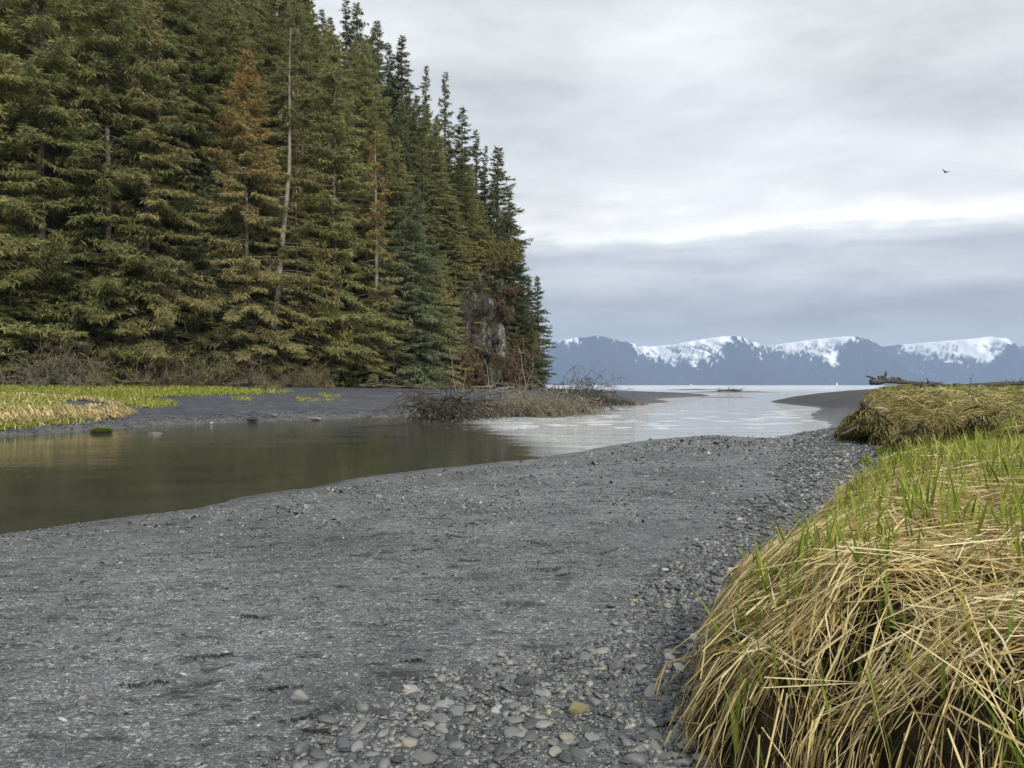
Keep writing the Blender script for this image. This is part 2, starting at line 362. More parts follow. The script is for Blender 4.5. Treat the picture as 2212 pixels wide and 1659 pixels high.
G = dict(gravel=m_gravel(), beach=m_beach(), soil=m_soil(), bank=m_bank(), water=m_water(), stone=m_stone())
GREEN = [(0, (0.098, 0.121, 0.046)), (.3, (0.215, 0.232, 0.091)), (.55, (0.314, 0.317, 0.131)), (.8, (0.413, 0.386, 0.165)), (1, (0.546, 0.469, 0.219))]
ORA = [(0, (.28, .185, .065)), (.5, (.44, .29, .10)), (1, (.58, .40, .16))]
G['spruce'] = leafmat('spruce_needles', GREEN, .45, .45, orange=ORA)
G['spruce_moss'] = leafmat('mossy_needles', [(0, (0.140, 0.138, 0.060)), (.35, (0.289, 0.276, 0.121)), (.65, (0.430, 0.381, 0.176)), (1, (0.595, 0.503, 0.235))], .35, .45, orange=ORA)
G['spruce_blue'] = leafmat('grey_green_needles', [(0, (0.107, 0.138, 0.070)), (.5, (0.264, 0.305, 0.168)), (1, (0.430, 0.453, 0.251))], .3, .45, orange=ORA)
G['spruce_dark'] = leafmat('dark_needles', [(0, (0.059, 0.077, 0.033)), (.5, (0.162, 0.185, 0.081)), (1, (0.298, 0.291, 0.125))], .35, .42, orange=ORA)
G['lichen'] = leafmat('lichen', [(0, (.16, .17, .09)), (1, (.36, .36, .19))], .2, .3)
G['bark'] = m_bark('bark', (.05, .04, .03), (.15, .13, .10), 5, (.24, .25, .20))
G['pale_bark'] = m_bark('pale_bark', (.12, .11, .09), (.33, .31, .26), 5, (.26, .27, .17))
G['twig'] = m_bark('twigs', (.11, .088, .058), (.27, .225, .155), 9, (.24, .23, .15))
G['greytwig'] = m_bark('grey_twigs', (.13, .12, .10), (.30, .28, .23), 9, (.33, .33, .26))
G['darktwig'] = m_bark('dark_twigs', (.030, .028, .024), (.12, .11, .09), 6)
G['brush'] = m_bark('brush_twigs', (.11, .10, .078), (.35, .32, .24), 6, (.24, .20, .12))
G['drift'] = m_bark('driftwood', (.16, .13, .095), (.38, .33, .26), 7)
G['darkdrift'] = m_bark('dark_driftwood', (.035, .032, .028), (.14, .13, .115), 7)
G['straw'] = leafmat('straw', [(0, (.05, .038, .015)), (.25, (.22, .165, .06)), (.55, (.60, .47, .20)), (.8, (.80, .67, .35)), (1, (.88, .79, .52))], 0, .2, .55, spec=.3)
G['oldstraw'] = leafmat('matted_straw', [(0, (.05, .042, .014)), (.35, (.19, .165, .055)), (.7, (.42, .36, .14)), (1, (.66, .57, .28))], 0, .2, .6)
G['blade'] = leafmat('green_blades', [(0, (.08, .13, .018)), (.4, (.19, .26, .032)), (.75, (.32, .37, .055)), (1, (.50, .48, .12))], 0, .35, .4, spec=.4)
G['weed'] = m_plain('seaweed', (.006, .006, .006), (.022, .02, .018), 40, .5, .5)
G['rootdirt'] = m_plain('rootwad_soil', (.012, .010, .008), (.04, .032, .024), 9, .95, .1, .8, .1)

def clump_noise(x, y, s, o=2): return fbm(x*s, y*s, 40, o)
# ------------------------------------------------------------------ setting: water, ground, hill
mb = MB(); mb.add([(-8800, -900, 0), (8800, -900, 0), (8800, 8800, 0), (-8800, 8800, 0)], [(0, 1, 2, 3)])
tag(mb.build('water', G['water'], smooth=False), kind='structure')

ys = np.concatenate([np.linspace(-12, 1.6, 18)[:-1], 1.6*np.exp(np.linspace(0, math.log(100/1.6), 430))]); ys = np.concatenate([ys, np.linspace(102, 235, 60)])
S = np.linspace(-1, 1, 350)
Yg = np.repeat(ys[:, None], 350, 1); Xg = S[None]*(np.maximum(ys, 0)[:, None]*.95+7)
Xg = np.where(Yg > 30, Xg+sst(Yg, 30, 120)*60, Xg)
zb = z_bar(Xg, Yg); bk, bd = z_bank(Xg, Yg)
V = np.stack([Xg, Yg, zb], -1).reshape(-1, 3); F = grid_faces(*Xg.shape)
keep = (zb.ravel()[F].max(1) > -.35) & (bd.ravel()[F].min(1) < .6)
mb = MB(); mb.add(V, F[keep]); bar = tag(mb.build('gravel_bar', G['gravel']), kind='structure')
V = np.stack([Xg, Yg, np.where(bk < -5, .0, bk)], -1).reshape(-1, 3)
keep = (bk.ravel()[F].min(1) > -5)
mb = MB(); mb.add(V, F[keep]); bank = tag(mb.build('bank_ground', G['bank']), kind='structure')

xs = np.concatenate([np.linspace(-130, -45, 60)[:-1], np.linspace(-45, 42, 190)]); ysf = np.concatenate([np.linspace(12, 90, 190)[:-1], np.linspace(90, 300, 140)])
Xf, Yf = np.meshgrid(xs, ysf); zf = z_far(Xf, Yf, False); hf = hill_h(Xf, Yf)
V = np.stack([Xf, Yf, zf], -1).reshape(-1, 3); F = grid_faces(*Xf.shape)
keep = zf.ravel()[F].max(1) > -.4
mb = MB(); mb.add(V, F[keep]); tag(mb.build('far_shore', G['beach']), kind='structure')
hz = np.where(hf > 0, np.maximum(zf, 1.2)+hf, np.maximum(zf-.6, -1.5))
V = np.stack([Xf, Yf, hz], -1).reshape(-1, 3); keep = hf.ravel()[F].max(1) > 0
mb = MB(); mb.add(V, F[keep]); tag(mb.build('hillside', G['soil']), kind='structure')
# ------------------------------------------------------------------ mountains across the bay
def mountains():
    nx, ny = 1200, 90
    X = np.linspace(-7600, 8600, nx)[None].repeat(ny, 0); tt = np.linspace(0, 1, ny)[:, None].repeat(nx, 1)
    du = CX+X[0]/6700*FD                       # along-ridge coordinate
    pk = [-600, -200, 250, 700, 1000, 1290, 1592, 1852, 2172, 2520, 2900, 3300]; 
    bw = np.full(nx, 1e9)
    for p in pk: bw = np.minimum(bw, np.abs(du-p))
    spur = np.clip(1-bw/125, 0, 1)**.8                  # 1 on the spurs, 0 in the bowls
    Yf0 = 6300-350*spur+110*fbm(X[0]/900, X[0]*0, 2, 3)
    Y = Yf0[None]+tt*1900
    slope = .25+.30*spur[None]
    z = (Y-Yf0[None])*slope*(.75+.5*tt)
    gul = np.abs(fbm(X/190, tt*3+X/1500, 5, 4))
    z = z-120*gul*sst(tt, .03, .3)*(1-.3*spur[None])
    z = z+52*fbm(X/240, Y/330, 9, 6, .58)*sst(tt, .02, .15)
    top = (377+44*spur+17*fbm(X[0]/420, X[0]*0, 4, 5, .6))[None]
    z = np.where(z > top-12, top-12+12*(1-np.exp(-(z-top+12)/12)), z)+9*np.maximum(fbm(X/70, Y/400, 19, 4), 0)*sst(z, 250, 380); z = np.maximum(z, -3+tt*0); z[0] = -3
    # snow line (photo rows, as heights at this distance)
    sx = [1190, 1230, 1250, 1290, 1340, 1358, 1385, 1450, 1500, 1535, 1570, 1588, 1640, 1680, 1700, 1730, 1770, 1800, 1815, 1840, 1860, 1905, 1925, 1960, 2000, 2060, 2100, 2130, 2165, 2195, 2212]
    sv = [735, 742, 725, 715, 715, 738, 765, 778, 790, 770, 742, 725, 748, 758, 762, 765, 775, 790, 762, 735, 722, 722, 742, 758, 772, 772, 772, 795, 760, 735, 740]
    Yy = Y
    dv = HY-(z-CAMZ)/Yy*FD
    line = np.interp(CX+X/Yy*FD, sx, sv, left=755, right=752)
    nz = 20*fbm(X/45+z/60, z/24, 6, 5, .68)+16*fbm(X/240, Y/240, 11, 3)
    chute = np.maximum(fbm(X/42+z/190, z/300, 31, 4, .6), 0); sn = sst(line-dv+nz*.55+30*chute-5, -1.5, 1.5)
    rk = sst(fbm(X/48+z/55, z/130, 8, 5, .66), .10, .28)*sst(dv, 722, 740)*(1-.85*sst(z, 345, 380))
    spots = sst(fbm(X/70, z/50, 14, 3), .62, .72)*sst(line-dv, -45, -10)*(1-sst(line-dv, -5, 5))
    sn = np.clip(sn*(1-.9*rk)+spots, 0, 1)
    V = np.stack([X, Y, z], -1).reshape(-1, 3)
    m, t, o = mat('mountain'); a = t.attr('snow'); P = t.pos(); n = t.noise(P, .02, 5, .6)
    c = t.mix(a, t.ramp(n, [(.3, (.010, .015, .018)), (.7, (.022, .028, .032))]), (.86, .89, .92))
    princ(t, o, c, .9, .05)
    mb = MB(); mb.add(V, grid_faces(ny, nx), snow=sn.ravel()); tag(mb.build('mountains', m), kind='structure')
mountains()
# haze over the bay
mb = MB(); x0, x1, y0, y1, z0, z1 = -8900, 8900, -1000, 8900, -4, 430
mb.add([(x, y, z) for z in (z0, z1) for (x, y) in ((x0, y0), (x1, y0), (x1, y1), (x0, y1))],
       [(3, 2, 1, 0), (4, 5, 6, 7), (0, 1, 5, 4), (1, 2, 6, 5), (2, 3, 7, 6), (3, 0, 4, 7)])
m, t, o = mat('haze'); pv = t.node('ShaderNodeVolumePrincipled'); t.inp(pv, 'Color', (.54, .71, 1.0, 1)); t.inp(pv, 'Density', .88e-4); t.inp(pv, 'Anisotropy', .0)
t.l.new(pv.outputs[0], o.inputs['Volume'])
tag(mb.build('haze', m, smooth=False), kind='stuff')

# ------------------------------------------------------------------ conifers
def unit(v): return v/(np.linalg.norm(v, axis=-1, keepdims=True)+1e-9)
def kites(mb, P, D, L, W, r, mi=0, **attrs):
    n = len(P)
    S = np.cross(D, unit(r.normal(size=(n, 3)))); S = unit(S)*(W*.62)[:, None]
    E = D*L[:, None]; sag = np.zeros((n, 3)); sag[:, 2] = -.12*L
    V = np.stack([P+S, P+E+sag, P-S*.8+E*.12], 1).reshape(-1, 3)
    at_ = {k: np.repeat(v, 3) for k, v in attrs.items()}
    mb.add(V, np.arange(n*3).reshape(-1, 3), mi, **at_)
def spruce(seed, H, Rb, t0=.08, nb=9, droop=.35, dens=1.0, top=.06, orange=0, lichen=0, bare=0, lean=None, gaps=.2, ksize=1.0, powr=.75, trunk_r=.012, tint=0.0, mats=('spruce', 'bark'), front=0):
    r = np.random.default_rng(seed); wood = MB(); leaf = MB(); lich = MB()
    zs = np.linspace(0, H, 26); cx = .12*np.sin(zs*.3+seed)*(zs/H); cyy = .12*np.cos(zs*.23+seed)*(zs/H)
    if lean is not None: cx = cx+np.interp(zs/H, [0, .25, .6, 1], [0, lean*.45, lean*.85, lean])
    ctr = np.stack([cx, cyy, zs], -1); rad = H*trunk_r*(1-zs/H)**.9+.02
    wood.tube(ctr, rad, 8, 0)
    def cpos(z): return np.array([np.interp(z, zs, cx), np.interp(z, zs, cyy), z])
    N = int(H*nb)
    for i in range(N):
        t = t0+(1-t0-.012)*((i+r.random())/N); z = t*H; az = r.random()*2*np.pi+i*2.4
        if front and math.sin(az) < -.55 and r.random() < front: continue
        prof = (1-t)**powr*min(1, .55+(t-t0)*3.5)
        gn = 1+.55*float(perlin(math.cos(az)*1.1+seed, math.sin(az)*1.1, t*7))
        if r.random() < gaps*.4: gn *= .45
        L = max(top*Rb*1.5, Rb*prof*r.uniform(.62, 1.15)*gn)+.12
        e = R(np.interp(t, [0, .5, .9, 1], [-8, 2, 28, 55])+r.normal()*12)
        hd = np.array([math.cos(az), math.sin(az), 0]); n = 7; s = np.linspace(0, 1, n)
        dr = droop*(1-t*.7)*L
        P = cpos(z)+hd*(s*L*math.cos(e))[:, None]; P[:, 2] += s*L*math.sin(e)-dr*s**1.6+dr*.42*s**4
        side = np.array([-hd[1], hd[0], 0]); P += side*(r.normal()*.08*L*s**2)[:, None]
        wood.tube(P, np.linspace(.018*L**.5+.012, .006, n), 3, 0, cap=False)
        isb = r.random() < bare*(1-t)
        mcount = max(3, int(L/.085*dens*(.18 if isb else 1)))
        sj = np.sort(r.uniform(.10 if t > .6 else .22, 1.0, mcount)); 
        base = np.stack([np.interp(sj, s, P[:, k]) for k in range(3)], -1)
        fw = unit(P[-1]-P[0])
        for sg in (-1, 1):
            lt = np.clip(.34*L*(1.05-sj)+.22, .12, 1.25)*r.uniform(.6, 1.2, mcount)
            td = unit(fw[None]*.75+side[None]*sg+np.array([0, 0, -1.])*(r.uniform(.05, .55, mcount)*(1.2-t))[:, None]+r.normal(size=(mcount, 3))*.15)
            for q in range(3):
                f = q/3+.06
                k = (lt > q*.27); 
                if not k.any(): continue
                bp = (base+td*(lt*f)[:, None])[k]; m_ = len(bp)
                dd = unit(td[k]+r.normal(size=(m_, 3))*.5+np.array([0, 0, -.16]))
                tt = np.clip(.35+.22*r.normal(size=m_)+.20*(sj[k]-.5)+.16*float(perlin(az, t*9, seed))+tint+.1*(q-1), 0, 1)
                oo = np.zeros(m_)
                if orange:
                    oo = np.clip((t-(1-orange)+.12*float(perlin(math.cos(az)*1.5, t*8, seed*2.))+.10*r.normal(size=m_)*1.0)*7, 0, 1)*np.clip(sj[k]*1.6, 0, 1)
                kites(leaf, bp, dd, r.uniform(.22, .46, m_)*ksize, r.uniform(.06, .125, m_)*ksize, r, 0, t=tt, o=oo)
        if lichen and r.random() < lichen and t < .85:
            m_ = r.integers(4, 14); ss = r.uniform(.25, 1, m_)
            bp = np.stack([np.interp(ss, s, P[:, k]) for k in range(3)], -1)+r.normal(size=(m_, 3))*.12
            kites(lich, bp, unit(np.array([0, 0, -1.])+r.normal(size=(m_, 3))*.12), r.uniform(.25, .85, m_)*1.1, r.uniform(.04, .12, m_), r, 0, t=r.random(m_))
    if bare:
        for i in range(int(H*2.2*bare)+6):
            t = r.uniform(.03, max(t0+.25, .35)); az = r.random()*6.283; L = Rb*r.uniform(.35, .9)
            s = np.linspace(0, 1, 6); hd = np.array([math.cos(az), math.sin(az), 0])
            P = cpos(t*H)+hd*(s*L)[:, None]; P[:, 2] += -.25*L*s**2*r.uniform(0, 1.6)+.1*L*s; P += np.cumsum(r.normal(size=(6, 3))*.06, 0)*s[:, None]
            wood.tube(P, np.linspace(.04, .008, 6), 3, 0, cap=False)
            for q in range(5):
                b0 = P[r.integers(2, 6)]; d = unit(hd+r.normal(size=3)*.7)
                wood.tube(np.stack([b0, b0+d*.4, b0+d*.9+np.array([0, 0, -.25])]), [.015, .01, .004], 3, 0, cap=False)
    out = [('trunk', wood.build('trunk', G[mats[1]], link=False)), ('crown', leaf.build('crown', G[mats[0]], link=False, smooth=False))]
    if lich.n: out.append(('hanging_lichen', lich.build('hanging_lichen', G['lichen'], link=False, smooth=False)))
    return dict(H=H, parts=out)
PR = dict(
    tall=spruce(1, 30, 6.2, .04, 8.5, .36, 1.0, gaps=.5, tint=.02, powr=.62, trunk_r=.009),
    narrow=spruce(2, 28, 4.6, .05, 9, .30, 1.0, gaps=.4, tint=.06, powr=.62, trunk_r=.009),
    mossy=spruce(3, 30, 6.6, .06, 8.5, .44, 1.0, gaps=.8, lichen=.28, bare=.25, mats=('spruce_moss', 'bark'), tint=.0, powr=.6, trunk_r=.010),
    orange=spruce(4, 31, 7.2, .03, 9.0, .34, 1.0, orange=.36, gaps=.35, lichen=.10, bare=.1, mats=('spruce_moss', 'bark'), powr=.62, trunk_r=.008),
    young=spruce(5, 12, 3.4, .02, 14, .22, 1.0, gaps=.15, ksize=.75, powr=.85, mats=('spruce_dark', 'bark'), tint=.02),
    sky_sparse=spruce(6, 18, 2.9, .10, 9, .28, .95, gaps=1.0, ksize=1.0, mats=('spruce_dark', 'bark'), bare=.3, powr=.75),
    sky_ragged=spruce(7, 19, 4.2, .08, 8.5, .34, .95, gaps=1.2, ksize=1.05, mats=('spruce_dark', 'bark'), bare=.35, powr=.75),
    leaning=spruce(8, 34, 6.6, .14, 6.0, .30, .9, gaps=1.1, lichen=.30, bare=.7, lean=2.4, mats=('spruce_moss', 'pale_bark'), trunk_r=.0110, tint=.0, powr=.6, front=.85),
    medium=spruce(9, 22, 5.4, .03, 9.5, .36, 1.0, gaps=.5, tint=.05, powr=.7, trunk_r=.010),
    big=spruce(10, 24, 6.4, .02, 10, .38, 1.0, gaps=.4, lichen=.1, mats=('spruce_blue', 'bark'), tint=.06, powr=.75),
    snag=spruce(13, 20, 2.6, .12, 5, .3, .25, gaps=1.2, bare=1.0, lichen=.25, mats=('spruce_moss', 'pale_bark'), trunk_r=.011),
    orange_top=spruce(12, 20, 3.6, .12, 7.5, .4, .85, orange=.5, gaps=.9, bare=.6, mats=('spruce_moss', 'pale_bark')),
)
def plant(name, proto, loc, s, rz, label, cat, group=None, sxy=1.0, only=None):
    e = empty(name, loc, rz, (s*sxy, s*sxy, s)); tag(e, label, cat, group)
    for pn, me in proto['parts']:
        if only and pn not in only: continue
        c_ = mk(pn, me, e)
        if pn != 'trunk' and pn != 'branches': c_['kind'] = 'stuff'
    return e
def foot_y(du):
    # distance of the hill foot along this direction
    k = (du-CX)/FD; y = 50.0
    while y < 140:
        if hill_h(np.array([k*y]), np.array([y]))[0] > 0: return y
        y += .5
    return 120
used = []
def hero(kind, du, dvt, Y, label, rz=0, sxy=1.0, name='spruce_tree', group=None, zoff=-.4, cat='tree'):
    if du > -20: Y = min(Y, foot_y(du)-.2)
    x = xat(du, Y); zg = Z2(x, Y)+zoff; h = zat(dvt, Y)-zg; s = h/PR[kind]['H']
    used.append((x, Y)); return plant(name, PR[kind], (x, Y, zg), s, rz, label, cat, group, sxy)
hero('orange', 532, 108, 77.5, 'broad spruce with rusty orange crown tips left of the leaning bare trunk', .4)
hero('leaning', 575, 60, 79, 'tall spruce with a pale bare trunk leaning right through its sparse mossy crown', 0.0)
hero('tall', 90, -260, 65.0, 'tall dense green spruce at the left edge of the forest', 1.1, 1.05)
hero('tall', 232, -160, 69.5, 'tall green spruce between the left edge and the mossy grey one', 2.3, 1.0)
hero('mossy', 318, 5, 71, 'grey-brown mossy spruce with a crooked broken top and a dark gap on its right', 3.5, .95)
hero('young', 412, 425, 74, 'short dark spruce whose pointed tip stands in the black gap of the forest', 0, 1.0)
hero('tall', -30, -200, 62, 'tall olive spruce cut by the left border', 4.0, 1.1)
hero('narrow', 722, 80, 90, 'slender olive spruce just right of the leaning bare trunk', 1.0, 1.15)
hero('orange_top', 812, 285, 97, 'thin ragged spruce with orange tufts at the tip in front of the dark hillside', 0.7, .9)
hero('big', 893, 408, 94, 'broad grey-green spruce standing at the back of the beach left of the cliff', 1.9, 1.12)
hero('young', 733, 640, 81, 'small dark conical spruce at the beach edge right of the yellow mossy bush', 2.0, 1.15)
hero('young', 1008, 748, 103, 'smallest dark green spruce, at the foot of the rock pillar', 1.0, .9)
hero('medium', 805, 610, 89, 'green spruce filling the gap between the small conical one and the broad grey-green one', 4.0, 1.1)
hero('young', 850, 640, 90, 'young green spruce pressed against the left skirt of the broad grey-green one', .3, 1.0)
hero('mossy', 640, 330, 82, 'mossy spruce hung with lichen below the leaning bare trunk', 5.0, .95)
hero('medium', 945, 560, 97, 'dense green spruce filling the corner right of the broad grey-green one', 1.0, 1.2)
hero('young', 560, 560, 80, 'young dark spruce in the thicket left of the mossy yellow bush', 1.0, 1.2)
hero('medium', 300, 520, 70, 'low wide spruce under the mossy grey-brown one', 3.0, 1.2)
hero('medium', 570, 640, 79.0, 'low dark spruce directly under the foot of the leaning trunk', 2.2, 1.4)
hero('young', 620, 690, 80, 'stubby young spruce left of the mossy yellow bush', 3.2, 1.4)
hero('medium', 110, 560, 66, 'drooping olive spruce behind the pale grey shrubs', 4.0, 1.3)
hero('young', 505, 620, 75, 'bushy young spruce low in the thicket below the orange-crowned one', 2.0, 1.35)
hero('medium', 445, 560, 72, 'drooping spruce behind the grass with one orange broken bough', 5.5, 1.2)
hero('medium', 25, 520, 61.5, 'low spreading spruce above the grey twigs at the left edge', 2.5, 1.35)
hero('medium', 185, 420, 66, 'yellow-green spruce with wide boughs over the tangle of bare branches', 1.5, 1.25)
# skyline of the headland, left to right down the slope
SKY = [('sky_sparse', 748, -20, 128), ('sky_ragged', 770, 2, 129), ('sky_ragged', 815, 40, 128), ('sky_sparse', 843, 95, 127), ('sky_ragged', 868, 74, 128), ('sky_sparse', 918, 145, 127), ('sky_sparse', 962, 157, 126),
       ('sky_ragged', 1000, 236, 126), ('sky_sparse', 1028, 285, 125), ('sky_sparse', 1047, 318, 124), ('sky_ragged', 1076, 320, 122), ('sky_ragged', 1098, 470, 119), ('sky_ragged', 1123, 545, 114), ('sky_ragged', 1140, 598, 116), ('sky_sparse', 1163, 596, 119)]
words = ['topmost at the upper frame edge', 'second from the top edge', 'below the top pair, slightly bushy', 'thin one in a dip', 'pointed one above a notch', 'very narrow spire', 'tallest spire, standing clear of its neighbours',
         'ragged one midway down the slope', 'short one beneath the tall spires', 'thin one left of the big dark one', 'big dark one with layered boughs against the clouds', 'bushy one just below the big layered one',
         'spindly one above the overhang', 'bushy one at the headland tip', 'rightmost one at the water with bare side twigs']
for i, (k, du, dv, Y) in enumerate(SKY):
    x = xat(du, Y); zg = Z2(x, Y)
    ztop = zat(dv, Y); h = ztop-(zg-.5)
    if h < 9: zg = ztop-11; h = 11.5
    if h > 24 and i < 12: h = 21; zg = ztop-21
    if i >= 12: zg = max(Z2(x, Y), .9) if i < 14 else 1.0; h = ztop-zg+.3
    used.append((x, Y)); s = h/PR[k]['H']
    plant('spruce_tree', PR[k], (x, Y, zg-.3), s, 1.7*i+.4, 'skyline spruce on the headland, '+words[i], 'tree', 'spruces along the skyline', [1.0, 1.25, 1.2, 1, 1.25, .9, .9, 1.2, 1.1, 1, 1.45, 1.4, 1.2, 1.5, 1.2][i])
# small spruces hanging on the headland around the rock
for j, (k, du, dvt, dvb, Y, lab) in enumerate([('young', 1108, 520, 700, 113, 'dark spruce clinging high on the headland right of the rock pillar'), ('young', 1112, 640, 800, 112, 'dark spruce low on the headland right of the rock pillar'),
        ('sky_ragged', 1100, 400, 610, 116, 'bushy spruce leaning out over the top of the rock pillar'), ('sky_ragged', 1068, 380, 600, 113, 'dense spruce rooted right on top of the rock pillar'), ('medium', 1040, 430, 660, 109, 'dark spruce on the rock ledge behind the pale streaks'),
        ('young', 1150, 690, 828, 118, 'low spruce skirt under the rightmost headland trees'), ('medium', 1005, 500, 730, 106, 'spruce above the streaked rock face, left end'), ('young', 1132, 650, 830, 113, 'dark spruce at beach level between the pillar and the rightmost tree'),
        ('sky_ragged', 1085, 470, 640, 111, 'ragged spruce with bright sky behind it over the rock shoulder'), ('narrow', 985, 430, 700, 104, 'slender spruce right of the broad grey-green one'), ('medium', 960, 560, 820, 100, 'dense spruce between the broad grey-green one and the rock'),
        ('young', 1060, 560, 680, 108, 'small spruce on the bare rock shoulder'), ('young', 1027, 640, 760, 105, 'stunted spruce in the middle of the rock face'), ('young', 1138, 760, 832, 110, 'lowest little spruce at the right foot of the headland')]):
    x = xat(du, Y); zb_ = zat(dvb, Y); used.append((x, Y)); plant('spruce_tree', PR[k], (x, Y, zb_-.3), (zat(dvt, Y)-zb_)/PR[k]['H'], j*2.1, lab, 'tree', 'spruces clinging to the headland', 1.25)
# forest fill
r = random.Random(3)
fill = []
def nearest(x, y): return min((math.hypot(x-a, y-b) for a, b in used), default=99)
fl = np.array(FOOT)
for row, (dd, sp) in enumerate([(2.2, 4.3), (6.0, 4.6), (10.5, 5.0), (15.5, 5.2), (21, 5.4), (27, 5.8), (34, 6.2), (42, 7), (52, 8), (64, 9)]):
    # walk along the foot polyline, offset inward
    acc = 0.0
    for i in range(len(fl)-1):
        a, b = fl[i], fl[i+1]; L = float(np.hypot(*(b-a))); tx, ty = (b-a)/L; nx_, ny_ = -ty, tx
        while acc < L:
            px, py = a[0]+tx*acc, a[1]+ty*acc
            x = px+nx_*dd+r.uniform(-1.5, 1.5); y = py+ny_*dd+r.uniform(-1.5, 1.5)
            acc += sp*r.uniform(.8, 1.25)
            if y > 158 or x < -72 or not (-.76 < x/y < .06): continue
            fill.append((x, y, dd, row))
        acc -= L
fill.sort(key=lambda q: q[1])
placed = []
FL = {0: 'front-row spruce at the foot of the forested hill', 1: 'spruce in the second rank above the beach', 2: 'spruce on the steep forested slope', 3: 'dark spruce high on the forested headland'}
for x, y, dd, row in fill:
    md = 2.4 if row < 2 else 3.2
    if nearest(x, y) < md*.8: continue
    if placed and min(math.hypot(x-a, y-b) for a, b in placed) < md: continue
    zg = Z2(x, y); du = CX+x/y*FD
    # do not rise above the photographed skyline
    sky_v = np.interp(du, [0, 700, 760, 815, 868, 918, 962, 1000, 1047, 1076, 1110, 1130, 1163, 1190], [-900, -160, 30, 90, 150, 215, 250, 320, 400, 470, 570, 660, 730, 830])
    hmax = zat(sky_v+r.uniform(0, 50), y)-zg
    cape = du > 690
    h = r.uniform(15, 22) if cape else (r.uniform(22, 31) if row < 2 else r.uniform(17, 26))
    if 985 < du < 1100 and dd < 8: continue
    if row == 0 and 700 < du: h = r.uniform(8, 14)
    if row == 0 and du < 700: h = r.uniform(9, 18)
    h = min(h, hmax)
    if h < 5: continue
    k = r.choice(['tall', 'narrow', 'medium', 'mossy', 'tall', 'narrow'] if not cape else ['narrow', 'sky_sparse', 'medium', 'narrow', 'sky_ragged', 'tall'])
    if row == 0: k = r.choice(['medium', 'young', 'big', 'medium'])
    if r.random() < .02 and row > 0: k = 'orange_top'
    if r.random() < .045 and row > 0: k = 'snag'
    placed.append((x, y))
    look = {'tall': 'tall green', 'narrow': 'slender olive', 'medium': 'bushy green', 'mossy': 'mossy grey-brown', 'young': 'young dark', 'big': 'grey-green', 'sky_sparse': 'thin dark', 'sky_ragged': 'ragged dark', 'orange_top': 'orange-tipped', 'snag': 'nearly bare'}[k]
    where = 'at the left' if du < 250 else ('left of the leaning trunk' if du < 580 else ('right of the leaning trunk' if du < 860 else 'near the headland skyline'))
    lvl = 'in the front rank' if row == 0 else ('in the second rank' if row == 1 else ('high on the headland' if cape else 'on the slope behind'))
    e_ = plant('spruce_tree', PR[k], (x, y, zg-.5), h/PR[k]['H'], r.uniform(0, 6.28), f'{look} spruce {lvl}, {where}', 'tree', f'{look} spruces {lvl}, {where}', r.uniform(.95, 1.3)*(1.25 if h < 14 else 1), only=('trunk', 'crown') if row > 2 else None); e_.rotation_euler[0] = r.gauss(0, .035); e_.rotation_euler[1] = r.gauss(0, .035)
print('fill trees', len(placed))

# ------------------------------------------------------------------ bare shrubs
def shrub(seed, H, spread, n0=9, mats='twig', leaf=None, sub=3, lichen=0):
    r = np.random.default_rng(seed); wd = MB(); lf = MB()
    def grow(p, d, L, rad, lev):
        n = 6; pts = [p]; dd = d.copy()
        for i in range(n-1):
            dd = unit(dd+r.normal(size=3)*.22+np.array([0, 0, -.10 if lev == 0 else .02])); pts.append(pts[-1]+dd*L/(n-1))
        pts = np.array(pts); wd.tube(pts, np.linspace(rad, rad*.35, n), 3 if lev else 4, 0, cap=False)
        if lev < sub:
            for _ in range([6, 5, 4][min(lev, 2)]):
                k = r.integers(1, n); nd = unit(dd*.5+r.normal(size=3)*.75+np.array([0, 0, .15]))
                grow(pts[k], nd, L*r.uniform(.35, .6), rad*.5, lev+1)
        elif leaf:
            m_ = 4; kites(lf, pts[r.integers(1, n, m_)], unit(r.normal(size=(m_, 3))+np.array([0, 0, -.3])), r.uniform(.15, .35, m_), r.uniform(.08, .16, m_), r, 0, t=r.random(m_), o=np.zeros(m_))
        if lichen and lev >= 2 and r.random() < lichen:
            m_ = 3; kites(lf, pts[r.integers(1, n, m_)], unit(np.array([0, 0, -1.])+r.normal(size=(m_, 3))*.15), r.uniform(.2, .6, m_), r.uniform(.03, .08, m_), r, 0, t=r.random(m_), o=np.zeros(m_))
    for i in range(n0):
        a = r.random()*6.283; d = unit(np.array([math.cos(a)*spread, math.sin(a)*spread, r.uniform(.5, 1.3)]))
        grow(np.array([math.cos(a)*.3, math.sin(a)*.3, 0]), d, H*r.uniform(.7, 1.1), .045*H**.5, 0)
    out = [('branches', wd.build('branches', G[mats], link=False))]
    if lf.n: out.append(('foliage' if leaf else 'hanging_lichen', lf.build('foliage', G[leaf or 'lichen'], link=False, smooth=False)))
    return dict(H=H, parts=out)
PR['bare'] = shrub(21, 5, 1.1, 9, 'twig', lichen=.12)
PR['greybare'] = shrub(22, 4, .9, 10, 'greytwig', lichen=.15)
PR['arch'] = shrub(23, 6, 1.7, 8, 'twig', lichen=.1)
G['mossleaf'] = leafmat('moss_foliage', [(0, (.09, .09, .02)), (.5, (.19, .18, .045)), (1, (.32, .28, .08))], .2, .25, orange=ORA)
G['brownleaf'] = leafmat('brown_twig_foliage', [(0, (.09, .066, .038)), (1, (.23, .165, .095))], .2, .25, orange=ORA)
PR['moss'] = shrub(24, 3.2, .9, 12, 'twig', leaf='mossleaf')
PR['brown'] = shrub(25, 2.6, .8, 12, 'twig', leaf='brownleaf')
